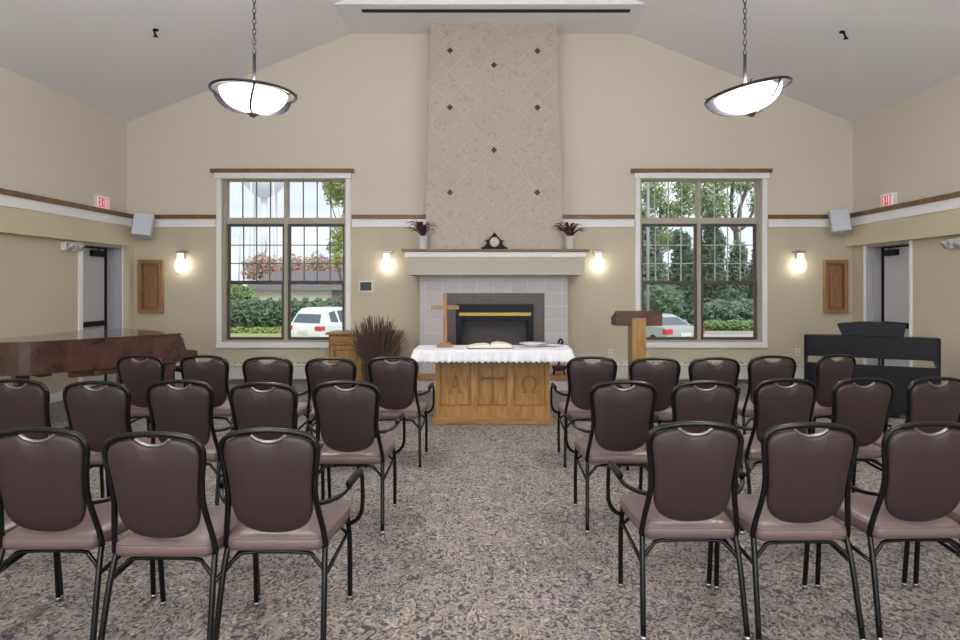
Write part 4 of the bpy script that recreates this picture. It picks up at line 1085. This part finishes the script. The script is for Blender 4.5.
# -- seen through the left window
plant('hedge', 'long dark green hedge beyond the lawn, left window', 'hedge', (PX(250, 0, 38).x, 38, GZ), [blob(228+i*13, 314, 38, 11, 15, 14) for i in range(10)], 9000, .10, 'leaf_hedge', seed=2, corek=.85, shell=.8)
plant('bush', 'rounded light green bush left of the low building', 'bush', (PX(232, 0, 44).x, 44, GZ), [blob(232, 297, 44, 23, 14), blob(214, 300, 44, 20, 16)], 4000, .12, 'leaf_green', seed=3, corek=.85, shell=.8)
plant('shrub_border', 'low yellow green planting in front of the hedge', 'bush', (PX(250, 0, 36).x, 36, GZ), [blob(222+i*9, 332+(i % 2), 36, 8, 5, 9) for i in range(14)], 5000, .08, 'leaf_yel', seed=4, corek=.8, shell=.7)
# low building
bl = thing('low_building', 'low tan building with a dark hipped roof beyond the hedge', 'building', (-14, 54, GZ))
x0, x1 = PX(252, 0, 50).x, -2
bm = B(); box(bm, x0, x1, 50.5, 60, GZ, 1.4); obj('wall', bm, 'stucco', bl, world=True)
bm = B()
e0, e1, ya, yb, ze, zr_ = PX(243, 0, 50).x, -1, 50, 60.5, PX(0, 290, 50).z, PX(0, 271, 53).z
vv = [bm.verts.new(v) for v in ((e0, ya, ze), (e1, ya, ze), (e1, yb, ze), (e0, yb, ze), (e0+.3, ya+.3, ze+.45), (e1-.3, ya+.3, ze+.45), (e1-.3, yb-.3, ze+.45), (e0+.3, yb-.3, ze+.45), (e0+1.6, 53, zr_), (e1-2, 53, zr_), (e1-2, 58, zr_), (e0+1.6, 58, zr_))]
for q in ((3, 2, 1, 0), (0, 1, 5, 4), (1, 2, 6, 5), (2, 3, 7, 6), (3, 0, 4, 7), (4, 5, 9, 8), (5, 6, 10, 9), (6, 7, 11, 10), (7, 4, 8, 11), (8, 9, 10, 11)): bm.faces.new([vv[i] for i in q])
obj('roof', bm, 'roofs', bl, world=True)
bm = B(); cx_ = PX(337, 0, 50).x; box(bm, cx_-.5, cx_+.5, 50.4, 50.5, GZ+.2, 1.2); obj('doorway', bm, 'roofs', bl, world=True)
# rusty trees
for i, (px, w) in enumerate(((262, 20), (292, 16), (318, 17), (340, 14))):
    ad = (72, 84, 73, 85)[i]
    plant('autumn_tree', ['rusty leaved tree left of centre behind the building', 'rusty leaved tree behind the building by the window mullion', 'rusty leaved tree behind the middle of the right pane', 'rusty leaved tree behind the right end of the building roof'][i], 'tree', (PX(px, 0, ad).x, ad, GZ), [blob(px, 266, ad, w, 13, w*.5), blob(px-w*.4, 272, ad, w*.6, 10), blob(px+w*.5, 270, ad, w*.5, 12)], 1500, .16, 'leaf_red', lambda bm, r: limb(bm, Vector((PX(px, 0, ad).x, ad, GZ)), Vector((0, 0, 1)), 3.0, .25, 3, r), seed=20+i, group='rusty trees behind the building', corek=0, shell=.2)
# maple
mxp = PX(352, 0, 37).x
plant('maple_tree', 'yellow green tree at the right edge of the left window', 'tree', (mxp, 37, GZ), [blob(338, 192, 37, 15, 16, 16), blob(352, 182, 37, 22, 24, 22), blob(338, 244, 37, 10, 22, 14), blob(333, 182, 37, 12, 10, 12), blob(352, 230, 37, 12, 30, 14)], 4600, .10, 'leaf_yel', lambda bm, r: limb(bm, Vector((mxp, 37, GZ)), Vector((-.02, 0, 1)), 4.5, .12, 3, r), seed=31, corek=0, shell=.1)
# water tower
wt = thing('water_tower', 'pale legged water tower rising behind the left window', 'tower', (PX(264, 0, 150).x, 150, GZ))
bm = B(); lathe(bm, [(.0, 22.9), (1.2, 23.1), (3.0, 24.2), (4.4, 26), (4.7, 28), (4.7, 33), (3.6, 36), (0, 38)], 28); obj('tank', bm, 'tower', wt)
bm = B(); tube(bm, [(0, 0, 0), (0, 0, 23.4)], .75, 14); obj('riser', bm, 'tower', wt)
for q in range(6):
    a = q*PI/3+.25; bm = B(); tube(bm, [(5.6*math.cos(a), 5.6*math.sin(a), 0), (4.6*math.cos(a), 4.6*math.sin(a), 28)], .2, 6); obj('leg', bm, 'tower', wt)
bm = B()
for z_ in (8, 17):
    tube(bm, [((5.3-.035*z_)*math.cos(q*PI/3+.25), (5.3-.035*z_)*math.sin(q*PI/3+.25), z_) for q in range(6)], .1, 5, True)
obj('strut', bm, 'tower', wt)

# cars
def car(name, lab, px, d, head, suv, paint, cat='car'):
    p = PX(px, 0, d)
    t = thing(name, lab, cat, (p.x, d, GZ+.02), head)         # local +x = forward; origin under the rear bumper centre
    Lc, Wd = (4.6, .93) if suv else (4.8, .9)
    if suv:
        low = [(0, .42), (-.06, .62), (.0, .98), (.08, 1.06), (3.2, 1.0), (4.35, .88), (4.6, .68), (4.6, .32), (.1, .3)]
        gh = [(.1, 1.03), (.34, 1.5), (.5, 1.64), (.9, 1.69), (2.2, 1.68), (2.6, 1.62), (3.4, 1.02)]
    else:
        low = [(0, .4), (-.06, .6), (.0, .92), (.1, .99), (.9, .97), (3.6, .92), (4.5, .76), (4.8, .6), (4.78, .28), (.1, .26)]
        gh = [(.62, .95), (1.25, 1.3), (1.6, 1.4), (2.4, 1.42), (2.8, 1.36), (3.75, .92)]
    bm = B(); prism(bm, low, -Wd, Wd, 'XZ', bev=.07); bd = obj('body', bm, paint, t)
    zb, zt = gh[0][1], max(z for _, z in gh)
    def hw(z): return Wd-.05-(.2 if suv else .26)*(z-zb)/(zt-zb)
    bm = B(); A = [bm.verts.new((x, -hw(z), z)) for x, z in gh]; Bv = [bm.verts.new((x, hw(z), z)) for x, z in gh]
    bm.faces.new(A); bm.faces.new(Bv[::-1])
    for i in range(len(gh)): j = (i+1) % len(gh); bm.faces.new((A[i], Bv[i], Bv[j], A[j]))
    bmesh.ops.bevel(bm, geom=list(bm.edges), offset=.045, segments=2, affect='EDGES', profile=.5)
    obj('cabin', bm, paint, t)
    # rear glass: follows the first sloping face
    def lerp(a, c, s): return (a[0]+(c[0]-a[0])*s, a[1]+(c[1]-a[1])*s)
    def panel(nm, a, c, wa, wb, m_, off=.012):
        dx, dz = c[0]-a[0], c[1]-a[1]; l_ = math.hypot(dx, dz); nx_, nz_ = -dz/l_*off, dx/l_*off
        if a[0] > 2: nx_, nz_ = -nx_, -nz_
        bm = B()
        q = []
        for (pt, w_) in ((a, wa), (c, wb)):
            for s_ in (-1, 1): q.append((pt, w_*s_))
        vs_ = [Vector((pt[0]+nx_, y_, pt[1]+nz_)) for pt, y_ in q]; vi = [Vector((pt[0]-nx_*1.5, y_, pt[1]-nz_*1.5)) for pt, y_ in q]
        o_ = [bm.verts.new(v) for v in vs_]; i_ = [bm.verts.new(v) for v in vi]
        bm.faces.new((o_[0], o_[1], o_[3], o_[2])); bm.faces.new((i_[0], i_[2], i_[3], i_[1]))
        for x_, y_ in ((0, 1), (1, 3), (3, 2), (2, 0)): bm.faces.new((o_[x_], i_[x_], i_[y_], o_[y_]))
        obj(nm, bm, m_, t)
    a, c = gh[0], gh[1]
    s0, s1 = (.12, .86) if suv else (.15, .95)
    pa, pb = lerp(a, c, s0), lerp(a, c, s1)
    panel('rear_window', pa, pb, hw(pa[1])-.12, hw(pb[1])-.12, 'carglass')
    pa, pb = lerp(gh[-1], gh[-2], .08), lerp(gh[-1], gh[-2], .92)
    panel('windscreen', pa, pb, hw(pa[1])-.1, hw(pb[1])-.08, 'carglass')
    for s in (-1, 1):
        if suv: wins = [[(.62, 1.12), (.62+.0, 1.5), (.95, 1.56), (1.05, 1.1)], [(1.15, 1.1), (1.1, 1.57), (1.9, 1.58), (1.95, 1.08)], [(2.03, 1.08), (2.0, 1.58), (2.4, 1.56), (3.1, 1.07)]]
        else: wins = [[(1.15, 1.02), (1.5, 1.28), (1.7, 1.33), (1.75, 1.01)], [(1.82, 1.0), (1.78, 1.33), (2.4, 1.34), (2.45, .99)], [(2.52, .99), (2.48, 1.34), (2.75, 1.3), (3.35, .98)]]
        for w_ in wins:
            bm = B(); o_ = [bm.verts.new((x, s*(hw(z)+.012), z)) for x, z in w_]; i_ = [bm.verts.new((x, s*(hw(z)-.03), z)) for x, z in w_]
            bm.faces.new(o_); bm.faces.new(i_[::-1])
            for k_ in range(4): bm.faces.new((o_[k_], i_[k_], i_[(k_+1) % 4], o_[(k_+1) % 4]))
            obj('side_window', bm, 'carglass', t)
        bm = B(); ztl = (.80, .98) if suv else (.68, .90)
        box(bm, -.055, .22, s*(Wd-.30) if s > 0 else -Wd-.01, Wd+.01 if s > 0 else s*(Wd-.30), ztl[0], ztl[1], .02); obj('tail_light', bm, 'tail', t)
        for xw in (.85, Lc-.95):
            mt = Matrix.Translation((xw, s*(Wd-.1), .32)) @ Matrix.Rotation(PI/2, 4, 'X')
            bm = B(); lathe(bm, [(0, -.115), (.19, -.115), (.3, -.115), (.335, -.08), (.335, .08), (.3, .115), (.19, .115), (0, .115)], 24, mtx=mt); wh = obj('wheel', bm, 'tyre', t)
            bm = B(); lathe(bm, [(0, -.13), (.06, -.13), (.2, -.118), (.2, .118), (.06, .13), (0, .13)], 16, mtx=mt); obj('hubcap', bm, 'chrome', wh)
        bm = B(); box(bm, (2.9 if suv else 3.1), (3.05 if suv else 3.25), s*Wd if s > 0 else -Wd-.18, Wd+.18 if s > 0 else -Wd, .98, 1.1, .03); obj('wing_mirror', bm, paint, t)
    bm = B(); zp = .74 if suv else .66; box(bm, -.085, -.03, -.26, .26, zp-.07, zp+.07, .008); obj('number_plate', bm, 'plastic', t)
    bm = B(); box(bm, -.09, .15, -Wd+.04, Wd-.04, .3, .46, .03); obj('bumper', bm, 'plasticg' if not suv else paint, t)
    return t
car('parked_suv', 'white sport utility car seen from behind through the left window', 304, 26, math.radians(60), True, 'cargreyw')
car('parked_sedan', 'silver sedan parked outside the right window', 685, 25.5, math.radians(111), False, 'carsilver')

# -- seen through the right window
def trunkf(x, d, L, r, depth, lean=0):
    return lambda bm, rnd: limb(bm, Vector((x, d, GZ)), Vector((lean, 0, 1)), L, r, depth, rnd)
for i, (px, top_, w, d, mm, lab) in enumerate((
        (650, 222, 26, 44, 'leaf_blue', 'grey green evergreen at the left side of the right window'),
        (684, 232, 26, 52, 'leaf_dark', 'dark evergreen behind the parked sedan'),
        (712, 212, 24, 45, 'leaf_dark', 'tall dark evergreen just right of the right window mullion'),
        (738, 243, 24, 53, 'leaf_blue', 'grey green evergreen in the right pane of the right window'),
        (765, 240, 24, 44, 'leaf_dark', 'dark evergreen at the right edge of the right window'))):
    bl_ = []
    for k_ in range(6):
        s = k_/5; bl_.append(blob(px+random.uniform(-3, 3), top_+12+s*(312-top_), d, w*(.38+.62*s), 15+6*s, w*(.4+.6*s)))
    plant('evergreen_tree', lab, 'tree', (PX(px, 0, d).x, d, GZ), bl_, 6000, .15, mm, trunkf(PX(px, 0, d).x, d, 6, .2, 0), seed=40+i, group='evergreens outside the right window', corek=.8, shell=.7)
xx = PX(742, 0, 57).x
plant('leafy_tree', 'branching tree with sparse green leaves in the right pane of the right window', 'tree', (xx, 57, GZ), [blob(712, 204, 57, 22, 17), blob(718, 183, 57, 16, 8), blob(755, 203, 57, 8, 12), blob(700, 196, 57, 11, 20), blob(744, 186, 57, 16, 8)], 2600, .16, 'leaf_green', None, seed=51, corek=0, shell=.1)
bm = B(); rnd = random.Random(8)
base = Vector((xx, 57, GZ))
tr_ = [o for o in COL.objects if o.get('label', '').startswith('branching tree')][0]
fork = PX(736, 232, 57)
tube(bm, [base, PX(740, 290, 57), fork], .24, 8, caps=False)
for (a_, b_) in (((741, 205), (752, 172)), ((731, 205), (735, 170)), ((725, 215), (712, 172)), ((748, 222), (762, 185))):
    pts = smooth_pts([fork, PX(a_[0], a_[1], 57+rnd.uniform(-.8, .8)), PX(b_[0], b_[1], 57+rnd.uniform(-1, 1)), PX(b_[0]+3, b_[1]-25, 57)], 4)
    tube(bm, pts, lambda t_: .17*(1-.5*t_), 6, caps=False)
    for k_ in range(5): limb(bm, pts[rnd.randrange(3, 11)].copy(), Vector((rnd.uniform(-1, 1), rnd.uniform(-.4, .4), .7)), 1.7, .045, 1, rnd)
obj('trunk', bm, 'bark', tr_, world=True)
xx2 = PX(668, 0, 56).x
plant('leafy_tree', 'fresh green leafy tree in the left pane of the right window', 'tree', (xx2, 56, GZ), [blob(652, 195, 56, 16, 18), blob(685, 188, 56, 14, 14), blob(672, 212, 56, 14, 12), blob(686, 206, 56, 10, 12), blob(664, 240, 56, 22, 12), blob(645, 225, 56, 12, 24)], 4400, .16, 'leaf_green', trunkf(xx2, 56, 7.5, .22, 3), seed=53, corek=0, shell=.1)
for i, (px, py, w, h, d, mm, lab) in enumerate((
        (722, 313, 26, 12, 42, 'leaf_blue', 'grey green shrub behind the lawn left of the right pane'),
        (752, 312, 26, 13, 42, 'leaf_blue', 'grey green shrub behind the lawn at the right edge of the right window'),
        (663, 302, 18, 16, 41, 'leaf_hedge', 'mid green shrub behind the parked sedan'))):
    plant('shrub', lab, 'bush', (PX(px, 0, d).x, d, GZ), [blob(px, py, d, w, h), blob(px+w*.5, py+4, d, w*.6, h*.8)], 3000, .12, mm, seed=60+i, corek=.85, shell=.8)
plant('shrub_border', 'bright green low planting beyond the pale road, right window', 'bush', (PX(730, 0, 38.5).x, 38.5, GZ), [blob(706+i*9, 326-(i % 2), 38, 7, 5, 9) for i in range(8)], 3600, .08, 'leaf_green', seed=66, corek=.8, shell=.7)
lp = thing('lamp_post', 'grey metal lamp post left in the right window', 'lamp post', (PX(648, 0, 33.5).x, 33.5, GZ))
bm = B(); lathe(bm, [(0, 0), (.2, 0), (.2, .35), (0, .35)], 14); obj('base', bm, 'asphalt', lp)
bm = B(); tube(bm, [(0, 0, .3), (0, 0, 8.5)], .075, 10); obj('pole', bm, 'pole', lp)
bm = B(); box(bm, -.2, .7, -.15, .15, 8.4, 8.55, .03); obj('lamp_head', bm, 'pole', lp)

# ------------------------------------------------------------------ world, sun, camera
w = bpy.data.worlds.new('sky'); SC.world = w; w.use_nodes = True; nt = w.node_tree
bg = nt.nodes['Background']; tc = nt.nodes.new('ShaderNodeTexCoord')
n = nt.nodes.new('ShaderNodeTexNoise'); n.inputs['Scale'].default_value = 5; n.inputs['Detail'].default_value = 4
mp = nt.nodes.new('ShaderNodeMapping'); mp.inputs['Scale'].default_value = (1, 1, 3)
cr = nt.nodes.new('ShaderNodeValToRGB'); cr.color_ramp.elements[0].position = .38; cr.color_ramp.elements[1].position = .62
cr.color_ramp.elements[0].color = (.70, .76, .84, 1); cr.color_ramp.elements[1].color = (.92, .93, .94, 1)
nt.links.new(tc.outputs['Generated'], mp.inputs[0]); nt.links.new(mp.outputs[0], n.inputs['Vector']); nt.links.new(n.outputs['Fac'], cr.inputs[0]); nt.links.new(cr.outputs[0], bg.inputs[0])
bg.inputs[1].default_value = 0.76
su = bpy.data.lights.new('sun', 'SUN'); su.energy = 1.2; su.angle = math.radians(25); su.color = (1, .97, .92)
so = bpy.data.objects.new('sun', su); COL.objects.link(so); so.rotation_euler = (math.radians(42), 0, math.radians(25))
def portal(x, y, z, sx, sz, rx):
    l = bpy.data.lights.new('daylight portal', 'AREA'); l.shape = 'RECTANGLE'; l.size = sx; l.size_y = sz; l.cycles.is_portal = True
    o = bpy.data.objects.new('daylight_portal', l); COL.objects.link(o); o.location = (x, y, z); o.rotation_euler = (rx, 0, 0)
for wv in (W1, W2): portal((wv['x0']+wv['x1'])/2, D+WT+.01, (WZ0+WZ1)/2, wv['x1']-wv['x0'], WZ1-WZ0, -PI/2)
for a, c in RWIN:
    l = bpy.data.lights.new('rear fill light', 'AREA'); l.shape = 'RECTANGLE'; l.size = c-a; l.size_y = 2.8; l.energy = 55; l.color = (.88, .94, 1)  # area lamps added to brighten the room from behind the camera
    o = bpy.data.objects.new('rear_fill_light', l); COL.objects.link(o); o.location = ((a+c)/2, YB-.04, 2.0); o.rotation_euler = (PI/2, 0, 0)

cam = bpy.data.cameras.new('camera'); co = bpy.data.objects.new('camera', cam); COL.objects.link(co)
co.location = (0, 0, EYE); co.rotation_euler = (PI/2, 0, 0)
cam.sensor_width = 36; cam.lens = F/960*36; cam.shift_x = -(VX-480)/960; cam.shift_y = -(320-VY)/960; cam.clip_end = 600
SC.camera = co
SC.view_settings.view_transform = 'Standard'; SC.view_settings.look = 'None'; SC.view_settings.gamma = 1; SC.view_settings.use_curve_mapping = False
SC.view_settings.exposure = 0.82
SC.cycles.max_bounces = 10; SC.cycles.diffuse_bounces = 5; SC.cycles.sample_clamp_indirect = 4; SC.cycles.sample_clamp_direct = 3
SC.cycles.use_denoising = True
